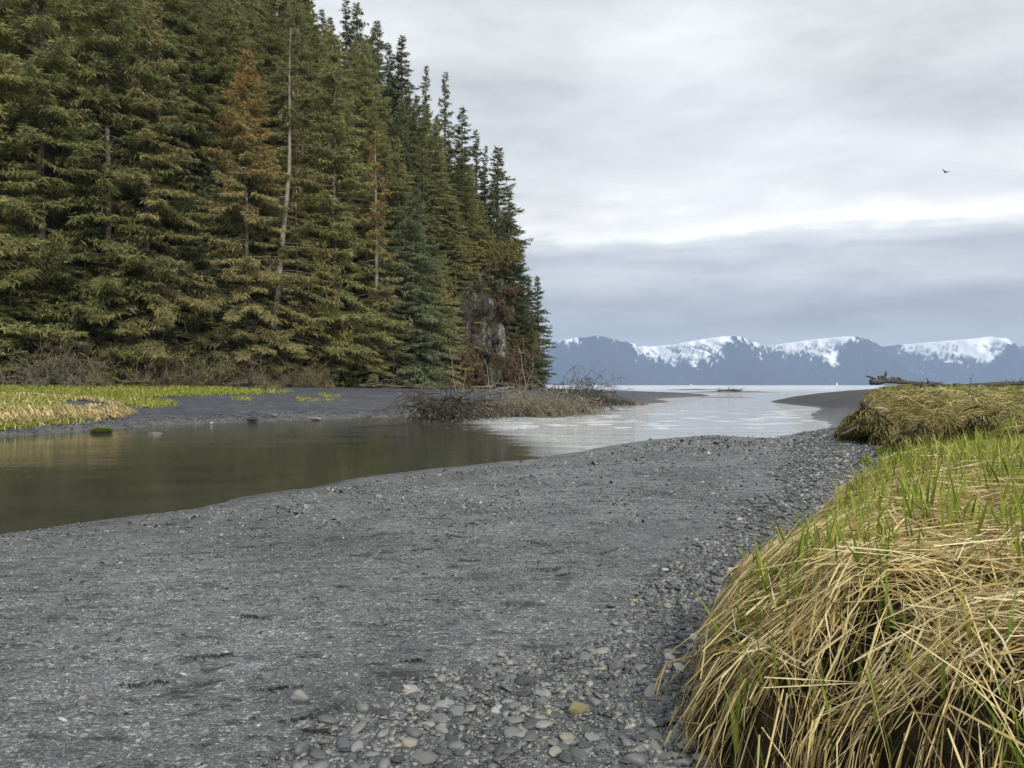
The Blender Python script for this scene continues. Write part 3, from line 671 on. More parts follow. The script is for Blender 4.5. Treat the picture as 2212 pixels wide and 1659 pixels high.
def bush(kind, du, Y, h, label, rz=0, sxy=1.0, zoff=-.15, name='bare_shrub', group=None, cat='shrub'):
    x = xat(du, Y); return plant(name, PR[kind], (x, Y, Z2(x, Y)+zoff), h/PR[kind]['H'], rz, label, cat, group, sxy)
rs = random.Random(9)
g_ = 'bare leafless shrubs along the forest foot'
BUSH = [('greybare', 40, 3.4, 'pale grey leafless shrub at the far left edge behind the grass'), ('greybare', 110, 4.2, 'pale grey many-stemmed shrub, second from the left edge'),
        ('greybare', 175, 3.0, 'small grey shrub right of the pale many-stemmed one'), ('arch', 240, 6.0, 'brown shrub with arching dead limbs beneath the orange-leaved boughs'), ('arch', 330, 5.0, 'wide brown shrub behind the pale driftwood sticks'),
        ('bare', 395, 4.2, 'brown leafless shrub above the heap of driftwood sticks'), ('bare', 468, 3.8, 'dense brown shrub by the yellowish grass lump'), ('bare', 560, 4.6, 'round tangled brown shrub left of the mossy yellow bush'),
        ('arch', 600, 4.2, 'arching brown shrub directly under the leaning trunk'), ('bare', 645, 3.2, 'low brown shrub just left of the mossy yellow bush'), ('bare', 20, 5.5, 'tall brown shrub behind the pale grey ones at the far left'), ('arch', 140, 6.5, 'tall brown arching shrub behind the pale many-stemmed one')]
for i, (k, du, h, lab) in enumerate(BUSH):
    bush(k, du, foot_y(du)-2.6-(1.3 if k == 'greybare' else 0), h*.78, lab, i*1.3, 1.1, group=g_)
for i in range(12):
    du = rs.uniform(-40, 690); k = rs.choice(['bare', 'arch', 'bare']); bush(k, du, foot_y(du)-rs.uniform(.6, 2.6), rs.uniform(2.5, 4.2), 'tangled brown leafless shrub among the spruce trunks at the forest foot', rs.uniform(0, 6.28), 1.15, group='tangled shrubs among the trunks')
bush('moss', 690, foot_y(690)-.5, 4.6, 'yellow-green mossy bush beside the small conical spruce', 0, .75, name='mossy_bush', cat='bush')
bush('moss', 672, foot_y(672)+1.5, 9, 'tall yellowish mossy thicket behind the mossy bush', 1, .55, name='mossy_thicket', cat='bush')
bush('brown', 958, foot_y(958)-.3, 4.0, 'reddish-brown twiggy bush left of the smallest spruce', 0, .95, name='reddish_bush', cat='bush')
bush('brown', 1030, foot_y(1030)+.6, 2.4, 'brown twiggy bush at the left side of the rock pillar', 1, .8, name='brown_bush', cat='bush')
bush('brown', 1125, foot_y(1115)-1.5, 5.0, 'golden-brown brush climbing the rock at the headland tip', 2, .6, name='golden_brush', cat='bush')
bush('moss', 1120, 113, 3.5, 'low mossy growth at the right foot of the rock pillar', 2, .9, name='mossy_growth', cat='bush')
for i in range(9):
    x = rs.uniform(-5, 4); du = None; Y = 104+rs.uniform(0, 14); x = xat(rs.uniform(990, 1125), Y); z = zat(rs.uniform(560, 760), Y)
    e = plant('cliff_shrub', PR[rs.choice(['brown', 'bare', 'moss'])], (x, Y+2, z), rs.uniform(.5, .9), rs.uniform(0, 6), 'brown shrub clinging to the rock face of the headland', 'shrub', 'shrubs clinging to the rock face')

# ------------------------------------------------------------------ rock face of the headland
def cliff():
    line = np.array(smooth_line([(-9.5, 96.5), (-6.5, 98.3), (-4.0, 100.6), (-2.0, 103.6), (-0.6, 107), (0.6, 111), (1.4, 116), (1.0, 122)], 2))
    seg = np.concatenate([[0], np.cumsum(np.hypot(*np.diff(line, axis=0).T))]); L = seg[-1]
    ns, nz = 210, 150; s = np.linspace(0, L, ns); h = np.linspace(-1.5, 25, nz)
    lx, ly = np.interp(s, seg, line[:, 0]), np.interp(s, seg, line[:, 1]); tx, ty = np.gradient(lx), np.gradient(ly); n = np.hypot(tx, ty); nx_, ny_ = ty/n, -tx/n
    S_, H_ = np.meshgrid(s, h)
    col = np.abs(fbm(S_*.55, H_*.10, 3, 4)); blk = fbm(S_*.35, H_*.3, 8, 5, .6)
    disp = 1.9*col+1.5*blk-.8-.16*np.maximum(H_, 0)+.35*np.abs(perlin(S_*1.8, H_*.5, 5))
    # overhanging shoulder and lower pillar
    disp += 1.2*np.exp(-((H_-10.5)/1.6)**2)*.7
    hs = 5+10*sst(S_, 1, 9)+2.5*fbm(S_*.2, S_*0, 6, 3); Hc = np.minimum(H_, hs)
    disp = disp-1.0*np.maximum(H_-hs, 0)
    V = np.stack([lx[None]+nx_[None]*disp, ly[None]+ny_[None]*disp, 1.3+Hc], -1).reshape(-1, 3)
    m, t, o = mat('cliff_rock'); P = t.pos(); st = t.noise(t.scale(P, (1.7, 1.7, .11)), 1.2, 7, .62, .15); fn = t.noise(P, 3.5, 7, .7)
    c = t.ramp(st, [(.30, (.035, .032, .026)), (.46, (.07, .066, .055)), (.58, (.13, .128, .115)), (.66, (.27, .275, .27)), (.74, (.40, .41, .41))])
    c = t.mix(t.mapr(fn, .50, .66), c, (.07, .06, .035)); mo = t.noise(P, .5, 5, .65)
    c = t.mix(t.mapr(mo, .50, .60), c, t.ramp(fn, [(.3, (.03, .028, .014)), (.7, (.12, .10, .038))]))
    princ(t, o, c, .9, .15, t.bump(t.math('ADD', st, fn), 1, .5))
    mb = MB(); mb.add(V, grid_faces(nz, ns)); tag(mb.build('rock_cliff', m), kind='structure')
cliff()
def rock_mat(name, hi):
    m, t, o = mat(name); P = t.pos(); st = t.noise(t.scale(P, (2.6, 2.6, .12)), 1.3, 7, .62, .12); fn = t.noise(t.scale(P, (1, 1, .5)), 4, 7, .7)
    c = t.ramp(st, [(.30, (.06, .057, .05)), (.42, (.18, .177, .165)), (.52, (.30, .30, .285)), (.62, hi)]); c = t.mix(t.mapr(fn, .50, .62), c, (.06, .052, .03))
    princ(t, o, c, .9, .15, t.bump(t.math('ADD', st, fn), 1, .4)); return m
RK = rock_mat('pale_rock', (.46, .47, .47))
def rock(name, du0, du1, dv0, dv1, Y, depth, label, seed, lean=0.0):
    x0_, x1_ = xat(du0, Y), xat(du1, Y); zb_, zt_ = zat(dv1, Y), zat(dv0, Y); n1, n2 = 40, 40
    A, B = np.meshgrid(np.linspace(0, 2*np.pi, n1), np.linspace(0, 1, n2)); ca, sa = np.cos(A), np.sin(A)
    sq = (np.abs(ca)**3+np.abs(sa)**3)**(-1/3.); taper = np.interp(B, [0, .6, .88, 1], [1.05, .92, .7, .12])
    q = 1+.22*fbm(ca*2.2+seed, sa*2.2, B*1.3, 4)+.10*np.abs(perlin(ca*6, sa*6, B*1.5+seed)); q[:, -1] = q[:, 0]
    H = zt_-zb_; mb = MB(); mb.add(np.stack([ca*sq*taper*q*(x1_-x0_)/2+lean*B*H, sa*sq*taper*q*depth/2, B*H*(1+.04*np.cos(A*2))], -1).reshape(-1, 3), grid_faces(n2, n1))
    o_ = mb.build(name, RK); o_.location = ((x0_+x1_)/2, Y, zb_-.5); tag(o_, label, 'rock')
rock('rock_pillar', 1058, 1094, 688, 836, 108.0, 2.6, 'tall pale grey rock pillar rising from the beach at the headland', 1)
rock('rock_slab', 1012, 1048, 682, 770, 106.0, 2.2, 'pale streaked rock slab left of the tall pillar', 2, .05)
rock('rock_pinnacle', 1064, 1086, 590, 668, 109.5, 1.6, 'pointed grey rock high above the tall pillar', 3, .08)
rock('rock_slab', 988, 1010, 700, 760, 104.5, 1.4, 'narrow pale rock left of the streaked slab', 4, .0)
rock('rock_buttress', 1040, 1062, 770, 836, 106.5, 2.0, 'low grey rock buttress at the left foot of the tall pillar', 5, .0)
rock('rock_buttress', 1098, 1122, 745, 838, 112.0, 2.0, 'dark-seamed rock buttress right of the tall pillar', 6, .0)

# ------------------------------------------------------------------ grass helpers
def ribbons(mb, P, W, tint, side=None, tip=.15):
    """P (n,k,3) centre lines, W (n,) widths"""
    n, k, _ = P.shape; T = np.gradient(P, axis=1); T = unit(T)
    if side is None:
        side = np.cross(T, np.array([0, 0, 1.])[None, None]); 
    side = unit(side); prof = np.interp(np.linspace(0, 1, k), [0, .15, .55, 1], [.7, 1, .85, tip])
    o = side*(W[:, None]*prof[None]*.5)[..., None]
    V = np.stack([P-o, P+o], 2).reshape(n, k*2, 3)
    i = (np.arange(n)*k*2)[:, None]; j = (np.arange(k-1)*2)[None]; b = i+j
    F = np.stack([b, b+1, b+3, b+2], -1).reshape(-1, 4)
    mb.add(V.reshape(-1, 3), F, t=np.repeat(tint, k*2))
def grad(zf_, x, y, e=.05):
    return (zf_(x+e, y)-zf_(x-e, y))/(2*e), (zf_(x, y+e)-zf_(x, y-e))/(2*e)
def draped(zf_, x, y, n_seg, L, r, off=(.004, .05), aw=1.0, cross=.25, edge=None, floor=None, stiff=0.0):
    n = len(x); gx, gy = grad(zf_, x, y, .12); gm = np.hypot(gx, gy)+1e-6
    ang0 = perlin(x*1.3, y*1.3, 77)*3.5+r.normal(size=n)*.6
    dx, dy = np.cos(ang0), np.sin(ang0)
    isc = r.random(n) < cross
    wd = np.clip(gm*1.8, 0, 1)*aw; wd = np.where(isc, wd*.25, wd)
    dx = dx*(1-wd)-gx/gm*wd; dy = dy*(1-wd)-gy/gm*wd; m_ = np.hypot(dx, dy)+1e-6; dx /= m_; dy /= m_
    off_e = r.uniform(*off, n); px, py = x.copy(), y.copy(); pts = []; turn = r.normal(size=n)*.17
    zprev = None; nprev = None; kw = np.where(isc, .25, 1.0)
    for k in range(n_seg+1):
        z = zf_(px, py); gx, gy = grad(zf_, px, py, .06)
        nrm = unit(np.stack([-gx, -gy, np.ones(n)], -1)); f = math.sin(math.pi*min(1, (k+.35)/(n_seg+.6)))
        oo = off_e*(.35+f); zz = z
        outside = np.zeros(n, bool)
        if edge is not None:
            outside = edge(px, py) < .04
        if zprev is not None:
            drop = np.where(outside, 1.0, .9)*L/n_seg
            zz = np.maximum(z, zprev-drop)
            if nprev is not None: nrm = np.where(outside[:, None], nprev, nrm)
        else: zz = np.where(outside, z+.15, z)
        if floor is not None: zz = np.maximum(zz, floor(px, py)+.01)
        p = np.stack([px, py, zz], -1)+nrm*oo[:, None]; pts.append(p); zprev = zz; nprev = nrm
        sl = np.abs(gx*dx+gy*dy); st = L/n_seg/np.sqrt(1+np.minimum(sl, 4)**2); st = np.where(outside, st*.06, st)
        gm = np.hypot(gx, gy)+1e-6; ww = np.clip(gm*.5, 0, .45)*aw*kw*(cross < .9)
        a = np.arctan2(dy, dx)+turn+r.normal(size=n)*.10; dx, dy = np.cos(a), np.sin(a)
        dx = dx*(1-ww)-gx/gm*ww; dy = dy*(1-ww)-gy/gm*ww; m_ = np.hypot(dx, dy)+1e-6; dx /= m_; dy /= m_
        px = px+dx*st; py = py+dy*st
    P = np.stack(pts, 1)
    if stiff:
        sf = (r.random(n) < stiff)[:, None, None]; q = np.linspace(0, 1, n_seg+1)[None, :, None]
        line = P[:, :1]*(1-q)+P[:, -1:]*q; mid = (P[:, n_seg//2:n_seg//2+1]-line[:, n_seg//2:n_seg//2+1])
        P = np.where(sf, line+mid*1.0, P)
    return P
def upright(zf_, x, y, H, r, lean=.25, seg=4, bend=.5):
    n = len(x); z = zf_(x, y); a = r.random(n)*6.283+0; ln = np.abs(r.normal(size=n))*lean; s = np.linspace(0, 1, seg+1)
    bd = np.abs(r.normal(size=n))*bend*.5
    hx = (ln[:, None]*s+bd[:, None]*s**3)*H[:, None]; hz_ = H[:, None]*s*(1-.25*np.minimum(bd, 1)[:, None]*s**2)
    P = np.stack([x[:, None]+np.cos(a)[:, None]*hx, y[:, None]+np.sin(a)[:, None]*hx, z[:, None]-.02+hz_], -1)
    b = a+r.normal(size=n)*1.2; side = np.stack([-np.sin(b), np.cos(b), np.zeros(n)], -1)[:, None].repeat(seg+1, 1)
    return P, side
class GridFn:
    def __init__(s, f, x0, x1, y0, y1, h):
        s.x0, s.y0, s.h = x0, y0, h; xs = np.arange(x0, x1+h, h); ys = np.arange(y0, y1+h, h); s.Z = f(*np.meshgrid(xs, ys))
        s.b = (x0, xs[-1], y0, ys[-1])
    def inb(s, x, y): return (x > s.b[0]) & (x < s.b[1]-1e-6) & (y > s.b[2]) & (y < s.b[3]-1e-6)
    def __call__(s, x, y):
        u = np.clip((x-s.x0)/s.h, 0, s.Z.shape[1]-1.001); v = np.clip((y-s.y0)/s.h, 0, s.Z.shape[0]-1.001)
        i, j = u.astype(int), v.astype(int); a, b = u-i, v-j; Z = s.Z
        return Z[j, i]*(1-a)*(1-b)+Z[j, i+1]*a*(1-b)+Z[j+1, i]*(1-a)*b+Z[j+1, i+1]*a*b
class Multi:
    def __init__(s, f): s.g = [GridFn(f, -2, 9.5, -1, 10, .05), GridFn(f, -10, 52, -2, 70, .15)]
    def __call__(s, x, y):
        x, y = np.asarray(x, float), np.asarray(y, float)
        return np.where(s.g[0].inb(x, y), s.g[0](x, y), s.g[1](x, y))
zn = Multi(z_near); bdg = Multi(lambda x, y: z_bank(x, y)[1]); zbg = Multi(z_bar)
def sample(n, xr, yr, cond, r, batch=None):
    X, Y = [], []; c = 0
    while c < n:
        x = r.uniform(*xr, n*2); y = r.uniform(*yr, n*2); k = cond(x, y); X.append(x[k]); Y.append(y[k]); c += k.sum()
        if k.sum() == 0: break
    return np.concatenate(X)[:n], np.concatenate(Y)[:n]
rg = np.random.default_rng(31)
def bd_(x, y): return bdg(x, y)
# near bank: long straw draped over the lip
def near_cond(lo, hi):
    def f(x, y):
        d = bd_(x, y); v = x/np.maximum(y, .4); return (d > lo) & (d < hi) & (v < .95)
    return f
mbs = MB()
def straw_batch(n, xr, yr, cond, seg, L, W, off, tl, mbx, cross=.25, stiff=0.0, thin=0.0):
    x, y = sample(n, xr, yr, cond, rg)
    if len(x) == 0: return
    LL = rg.uniform(*L, len(x)); P = draped(zn, x, y, seg, LL, rg, off, cross=cross, edge=bd_, floor=zbg, stiff=stiff)
    if thin:   # hollows where hardly any straw covers the dark soil
        md = P[:, :, :2].mean(1); zr = P[:, :, 2].mean(1); hol = clump_noise(md[:, 0], md[:, 1], 1.7 if yr[0] < 6 else .8)+.35*np.clip(.85-zr, -.3, .6)+sum(1.1*np.exp(-((md[:, 0]-a)**2+(md[:, 1]-b)**2)/(c*1.1)**2) for a, b, c, _ in HOLLOWS)
        k = (hol < thin) | (rg.random(len(x)) < .18); P = P[k]; x = x[k]; y = y[k]
    zrel = P[:, :, 2].mean(1)
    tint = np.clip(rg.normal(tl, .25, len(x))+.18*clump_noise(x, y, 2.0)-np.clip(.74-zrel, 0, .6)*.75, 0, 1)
    T = unit(np.gradient(P, axis=1)); tw = rg.normal(size=(len(x), 1, 3))*.8+np.array([0, 0, 1.])
    side = np.cross(T, unit(tw)); ribbons(mbx, P, rg.uniform(*W, len(x)), tint, side)
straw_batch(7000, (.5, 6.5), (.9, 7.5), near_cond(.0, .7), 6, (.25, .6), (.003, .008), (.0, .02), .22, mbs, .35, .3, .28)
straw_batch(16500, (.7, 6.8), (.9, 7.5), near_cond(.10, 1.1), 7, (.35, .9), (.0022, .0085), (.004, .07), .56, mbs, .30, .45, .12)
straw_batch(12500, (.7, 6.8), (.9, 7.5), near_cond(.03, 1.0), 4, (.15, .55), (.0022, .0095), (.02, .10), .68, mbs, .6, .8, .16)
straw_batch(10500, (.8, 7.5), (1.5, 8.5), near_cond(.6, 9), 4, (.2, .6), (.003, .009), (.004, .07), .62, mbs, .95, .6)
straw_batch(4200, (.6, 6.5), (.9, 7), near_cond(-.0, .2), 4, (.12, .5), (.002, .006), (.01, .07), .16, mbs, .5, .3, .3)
# green shoots on the near bank
mbg = MB()
def green_batch(n, xr, yr, cond, H, W, mbx, tl=.5, seg=4, lean=.2, bend=.4):
    x, y = sample(n, xr, yr, cond, rg)
    if len(x) == 0: return
    h = rg.uniform(*H, len(x))*(1+.2*clump_noise(x, y, 1.5)); P, side = upright(zn, x, y, h, rg, lean, seg, bend)
    ribbons(mbx, P, rg.uniform(*W, len(x)), np.clip(rg.normal(tl, .2, len(x)), 0, 1), side, .05)
def dn(x, y, s, th): return clump_noise(x, y, s) > th
green_batch(330, (.8, 3.2), (1.6, 4.6), lambda x, y: (bd_(x, y) > .12) & (dn(x, y, 1.6, .05)), (.14, .32), (.012, .024), mbg, .4)
green_batch(1500, (1.2, 9), (3.6, 8), lambda x, y: dn(x, y, 1.3, -.22) & (bd_(x, y) > .25) & (y > 3.9-.05*x) & (x < y*.8), (.18, .38), (.012, .024), mbg, .6)
green_batch(3100, (2, 12), (5, 12.5), lambda x, y: (bd_(x, y) > .3) & (x < y*.85) & dn(x, y, 1.1, -.28), (.16, .34), (.013, .026), mbg, .6)
green_batch(420, (.8, 3.0), (2.2, 4.8), lambda x, y: (bd_(x, y) > .10) & (clump_noise(x, y, 3.0) > .22), (.12, .27), (.008, .018), mbg, .35, lean=.3)
green_batch(60, (.7, 2.0), (2.2, 4.4), lambda x, y: (bd_(x, y) > -.02) & (bd_(x, y) < .3), (.16, .32), (.009, .016), mbg, .35, lean=.35)
for gx_, gy_, n_ in ((1.0, 3.75, 12), (1.45, 4.55, 12), (.93, 3.1, 9), (1.25, 3.55, 14), (1.9, 5.3, 14), (1.75, 3.0, 9), (2.1, 2.9, 12), (2.35, 3.3, 10), (1.55, 2.45, 8), (1.95, 2.25, 9), (2.7, 7.0, 14)):
    x = gx_+rg.normal(size=n_)*.05; y = gy_+rg.normal(size=n_)*.05; P, side = upright(zn, x, y, rg.uniform(.16, .34, n_), rg, .28, 5, .5); ribbons(mbg, P, rg.uniform(.012, .024, n_), rg.uniform(.2, .7, n_), side, .05)
tag(mbg.build('green_shoots', G['blade'], smooth=False), 'fresh green blades sprouting through the straw of the near bank', 'grass', kind='stuff')
# bank beyond the little gully: matted brown straw and shorter shoots
mbo = MB()
def mid_cond(lo, hi, y0, y1):
    def f(x, y):
        d = bd_(x, y); return (d > lo) & (d < hi) & (y > y0) & (y < y1) & (x < y*.72+1)
    return f
straw_batch(15000, (8, 20), (15, 27), mid_cond(-.05, 1.8, 15, 27), 4, (.2, .6), (.010, .022), (.01, .20), .40, mbo, .6, .4, .0)
straw_batch(12000, (8, 22), (16, 32), mid_cond(.6, 14, 16, 32), 3, (.3, .7), (.012, .026), (.01, .16), .62, mbo, .8, .5)
straw_batch(7500, (9, 34), (24, 58), mid_cond(-.05, 2.4, 24, 58), 3, (.4, .9), (.02, .05), (.01, .18), .50, mbo, .4, .4, .08)
straw_batch(7500, (10, 46), (28, 66), mid_cond(1.5, 40, 28, 66), 2, (.4, .8), (.03, .06), (.01, .16), .66, mbo, .9)
straw_batch(5200, (2.5, 9.5), (5, 12), mid_cond(.15, 9, 5, 12), 4, (.25, .6), (.005, .012), (.01, .12), .62, mbs, .9, .6)
straw_batch(3000, (8, 20), (8, 16), mid_cond(.3, 4, 8, 16), 4, (.3, .7), (.008, .016), (.01, .10), .66, mbs, .9, .5)
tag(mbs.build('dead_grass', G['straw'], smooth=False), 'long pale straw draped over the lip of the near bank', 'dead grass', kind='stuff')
tag(mbo.build('matted_grass', G['oldstraw'], smooth=False), 'matted brown dead grass slumping over the far part of the bank', 'dead grass', kind='stuff')
mbg2 = MB()
green_batch(3800, (8, 26), (15.5, 34), lambda x, y: (bd_(x, y) > .7) & dn(x, y, .45, -.25) & (x < y*.75), (.12, .26), (.014, .028), mbg2, .5, 3)
green_batch(6500, (13, 48), (30, 66), lambda x, y: (bd_(x, y) > .6) & (x < y*.75) & ((y > 44) | dn(x, y, .2, 0)), (.16, .34), (.03, .06), mbg2, .5, 2)
tag(mbg2.build('meadow_grass', G['blade'], smooth=False), 'green grass on the level top of the far bank below the drift log', 'grass', kind='stuff')

# slumped sod clumps on the gravel at the foot of the bank
def sod(du, dv, w_, h_, d_, label, seed, z=.3, greenish=0, xy=None, zz=None):
    x, y = xy or at(du, dv, z); rr = np.random.default_rng(seed); e = empty('sod_clump', (x, y, float(z_bar(np.array([x]), np.array([y]))[0])-.03+(zz or 0)), rr.random()*1.0)
    tag(e, label, 'sod clump', 'slumped sod clumps at the foot of the bank')
    n1, n2 = 20, 10; A, B = np.meshgrid(np.linspace(0, 2*np.pi, n1), np.linspace(0, np.pi/2, n2))
    ux, uy, uz = np.cos(A)*np.cos(B), np.sin(A)*np.cos(B), np.sin(B)
    q = 1+.28*perlin(ux*1.6+seed, uy*1.6, uz*1.6)
    q[:, -1] = q[:, 0]
    mb = MB(); mb.add(np.stack([ux*w_*.5*q, uy*d_*.5*q, uz*h_*q], -1).reshape(-1, 3), grid_faces(n2, n1)); mb.build('soil', G['bank'], e)
    n = int(650*max(w_*h_, .3)); a = rr.random(n)*6.283; b = np.arcsin(rr.random(n)**.6)
    L = rr.uniform(.18, .5, n)*min(1.3, max(.6, h_*1.5)); k = 4; P = []
    for j in range(k+1):
        bb = np.maximum(b-j/k*L/max(h_, .3)*.8, -.1); aa = a+rr.normal(size=n)*.05*j
        off = 1.05+rr.random(n)*.10
        P.append(np.stack([np.cos(aa)*np.cos(bb)*w_*.5*off, np.sin(aa)*np.cos(bb)*d_*.5*off, np.sin(bb)*h_*off], -1))
    P = np.stack(P, 1); mb = MB(); ribbons(mb, P, rr.uniform(.008, .022, n), np.clip(rr.normal(.42, .22, n), 0, 1))
    tag(mb.build('dead_blades', G['oldstraw'], e, smooth=False), kind='stuff')
    if greenish:
        ng = int(n*.35*greenish); a = rr.random(ng)*6.283; rad = np.sqrt(rr.random(ng))*.8
        bx, by = np.cos(a)*rad*w_*.5, np.sin(a)*rad*d_*.5; bz = np.sqrt(1-rad**2)*h_
        P = np.stack([np.stack([bx*(1+.1*j), by*(1+.1*j), bz+.07*j], -1) for j in range(3)], 1); mb = MB(); ribbons(mb, P, np.full(ng, .02), rr.random(ng)*.7)
        tag(mb.build('moss_blades', G['blade'], e, smooth=False), kind='stuff')
    return e
sod(1953, 978, 1.15, .50, .9, 'large round sod clump with hanging brown grass, standing clear on the gravel', 51)
sod(1881, 948, .95, .66, .9, 'yellow-topped sod clump with a dark hollow under its lip, left of the row', 52)
sod(1918, 964, .9, .52, .8, 'dark sod clump between the yellow-topped one and the large round one', 53)
sod(1908, 987, .42, .15, .4, 'small low mossy hummock in front of the large round clump', 54, greenish=.6)
sod(1923, 1006, .60, .20, .45, 'flat olive sod slab between the mossy hummock and the green shoots', 55, greenish=.2)
sod(1885, 1040, .60, .13, .4, 'green-topped flat sod lump nearest the camera', 56, greenish=.9)
sod(1848, 928, 1.2, .62, 1.0, 'dark overhanging sod mass below the driftwood stump', 57)
sod(2000, 955, 1.5, .70, 1.1, 'broad brown sod mass leaning against the bank face', 58)
_E = np.array(EDGE); _E = _E[(_E[:, 1] > 18.6) & (_E[:, 1] < 36) & (_E[:, 0] < 15.6) & (_E[:, 0] > 9)]
for k in range(14):
    p = _E[int((k+.5)/14*len(_E))]; rr = random.Random(k+5); w_ = rr.uniform(.8, 1.6)
    sod(0, 0, w_, rr.uniform(.30, .6), w_*.8, 'shaggy brown clod slipping from the lip of the farther bank', 80+k, xy=(float(p[0])+rr.uniform(-.3, .35), float(p[1])+rr.uniform(-.4, .2)), zz=rr.choice([0, .05, .2, .35, .5]))['group'] = 'shaggy clods along the lip of the farther bank'
sod(1868, 1005, .3, .10, .3, 'tiny dark sod lump on the pebbles', 59, greenish=.3)

# ------------------------------------------------------------------ grass of the far shore
zf0 = lambda x, y: z_far(x, y, False)
def dpoly(pts): return pts
GP = [[(-500, 836), (430, 834), (560, 843), (640, 846), (600, 851), (420, 856), (300, 861), (380, 868), (385, 877), (330, 884), (250, 876), (260, 868), (200, 862), (130, 870), (150, 880), (225, 884), (258, 892), (245, 904), (200, 915), (60, 926), (-500, 1010)],
      [(550, 832), (612, 833), (608, 838), (552, 838)], [(690, 852), (735, 854), (738, 860), (700, 860)], [(500, 860), (545, 861), (540, 866), (505, 866)], [(640, 862), (720, 863), (718, 868), (650, 868)], [(205, 922), (240, 924), (240, 936), (195, 936)]]
def on_grass(x, y):
    z = zf0(x, y); u = CX+x/y*FD; v = HY-(z-CAMZ)/y*FD
    u = u+10*perlin(x*1.3, y*1.3, 3); v = v+2.0*perlin(x*2, y*2, 5)
    k = np.zeros(np.shape(x), bool)
    for p in GP: k |= inside(u, v, p)
    return k & (z > .02) & (hill_h(x, y) < 0)
mbl = MB(); mbd = MB()
x, y = sample(26000, (-60, -14), (24, 75), lambda x, y: on_grass(x, y) & (x > -y*.80), rg)
h = rg.uniform(.10, .30, len(x)); P, side = upright(zf0, x, y, h, rg, .5, 2, .8)
dry = (rg.random(len(x)) < .25+.3*clump_noise(x, y, .5)-.25*sst(y, 38, 50))
ribbons(mbl, P[~dry], rg.uniform(.03, .07, (~dry).sum()), np.clip(rg.normal(.72, .2, (~dry).sum()), 0, 1), side[~dry], .1)
ribbons(mbd, P[dry], rg.uniform(.03, .06, dry.sum()), np.clip(rg.normal(.75, .2, dry.sum()), 0, 1), side[dry], .1)
x, y = sample(650, (-36, 5), (36, 105), lambda x, y: on_grass(x, y) & ~inside(CX+x/y*FD, HY-(zf0(x, y)-CAMZ)/y*FD, GP[0]), rg)
if len(x):
    P, side = upright(zf0, x, y, rg.uniform(.08, .22, len(x)), rg, .4, 2, .5); ribbons(mbl, P, rg.uniform(.04, .07, len(x)), np.clip(rg.normal(.75, .2, len(x)), 0, 1), side, .1)
# straw hanging over the near lip of the far grass
def gl_(x, y):
    g = seg_dist(x, y, GEDGE); return np.where(inside(x, y, GPOLY), g, -g)
x, y = sample(7000, (-60, -15), (22, 44), lambda x, y: (gl_(x, y) > -.1) & (gl_(x, y) < .75) & (x > -y*.85), rg)
P = draped(zf0, x, y, 3, rg.uniform(.3, .7, len(x)), rg, (.02, .22), cross=.2)
ribbons(mbd, P, rg.uniform(.02, .05, len(x)), np.clip(rg.normal(.62, .25, len(x)), 0, 1))
tag(mbl.build('shore_grass', G['blade'], smooth=False), 'bright green grass on the far shore at the left', 'grass', kind='stuff')
tag(mbd.build('shore_straw', G['straw'], smooth=False), 'pale dead grass along the far shore at the left', 'dead grass', kind='stuff')
# ground sheet of turf under the far grass
V0 = np.stack([Xf, Yf, zf+.03], -1).reshape(-1, 3); gm_ = (on_grass(Xf, Yf) & inside(CX+Xf/Yf*FD, HY-(zf-CAMZ)/Yf*FD, GP[0])).ravel(); keep = gm_[grid_faces(*Xf.shape)].all(1)
mb = MB(); mb.add(V0, grid_faces(*Xf.shape)[keep]); m = m_plain('turf', (.06, .065, .015), (.15, .15, .04), 3, .9, .1)
tag(mb.build('turf', m), kind='structure')

# ------------------------------------------------------------------ stones
import bmesh
def stone_mesh(name, seed, sub, flat, angular=0.0, mt=None):
    bm = bmesh.new(); bmesh.ops.create_icosphere(bm, subdivisions=sub, radius=1.0)
    co = np.array([v.co[:] for v in bm.verts]); rr = np.random.default_rng(seed)
    q = 1+.26*perlin(co[:, 0]*1.1+seed*3.1, co[:, 1]*1.1, co[:, 2]*1.1); co = co*q[:, None]
    for _ in range(int(3+angular*5)):
        n = unit(rr.normal(size=3)); lim = rr.uniform(.45, .8); dd = co@n; co = co-np.maximum(dd-lim, 0)[:, None]*n*(.75+.25*angular)
    co *= np.array([1, rr.uniform(.55, .9), flat])
    for v, c in zip(bm.verts, co): v.co = c
    me = bpy.data.meshes.new(name); bm.to_mesh(me); bm.free()
    me.materials.append(mt or G['stone']); me.polygons.foreach_set('use_smooth', np.full(len(me.polygons), angular < .5)); return me
SM = [stone_mesh('stone', i+1, 2, [.22, .30, .38, .28, .5, .25, .34, .2][i % 8], [0, .3, 0, .6, .2, .8, .3, 0][i % 8]) for i in range(10)]
def proto_np(sub, n, flats):
    out = []
    for i in range(n):
        me = stone_mesh('t', 40+i, sub, flats[i % len(flats)], .3*(i % 3)); v = np.empty(len(me.vertices)*3); me.vertices.foreach_get('co', v)
        f = np.empty(len(me.polygons)*3, np.int32); me.polygons.foreach_get('vertices', f); out.append((v.reshape(-1, 3), f.reshape(-1, 3))); bpy.data.meshes.remove(me)
    return out
PA, PB = proto_np(2, 6, [.25, .35, .3, .45]), proto_np(1, 8, [.22, .3, .38, .3])
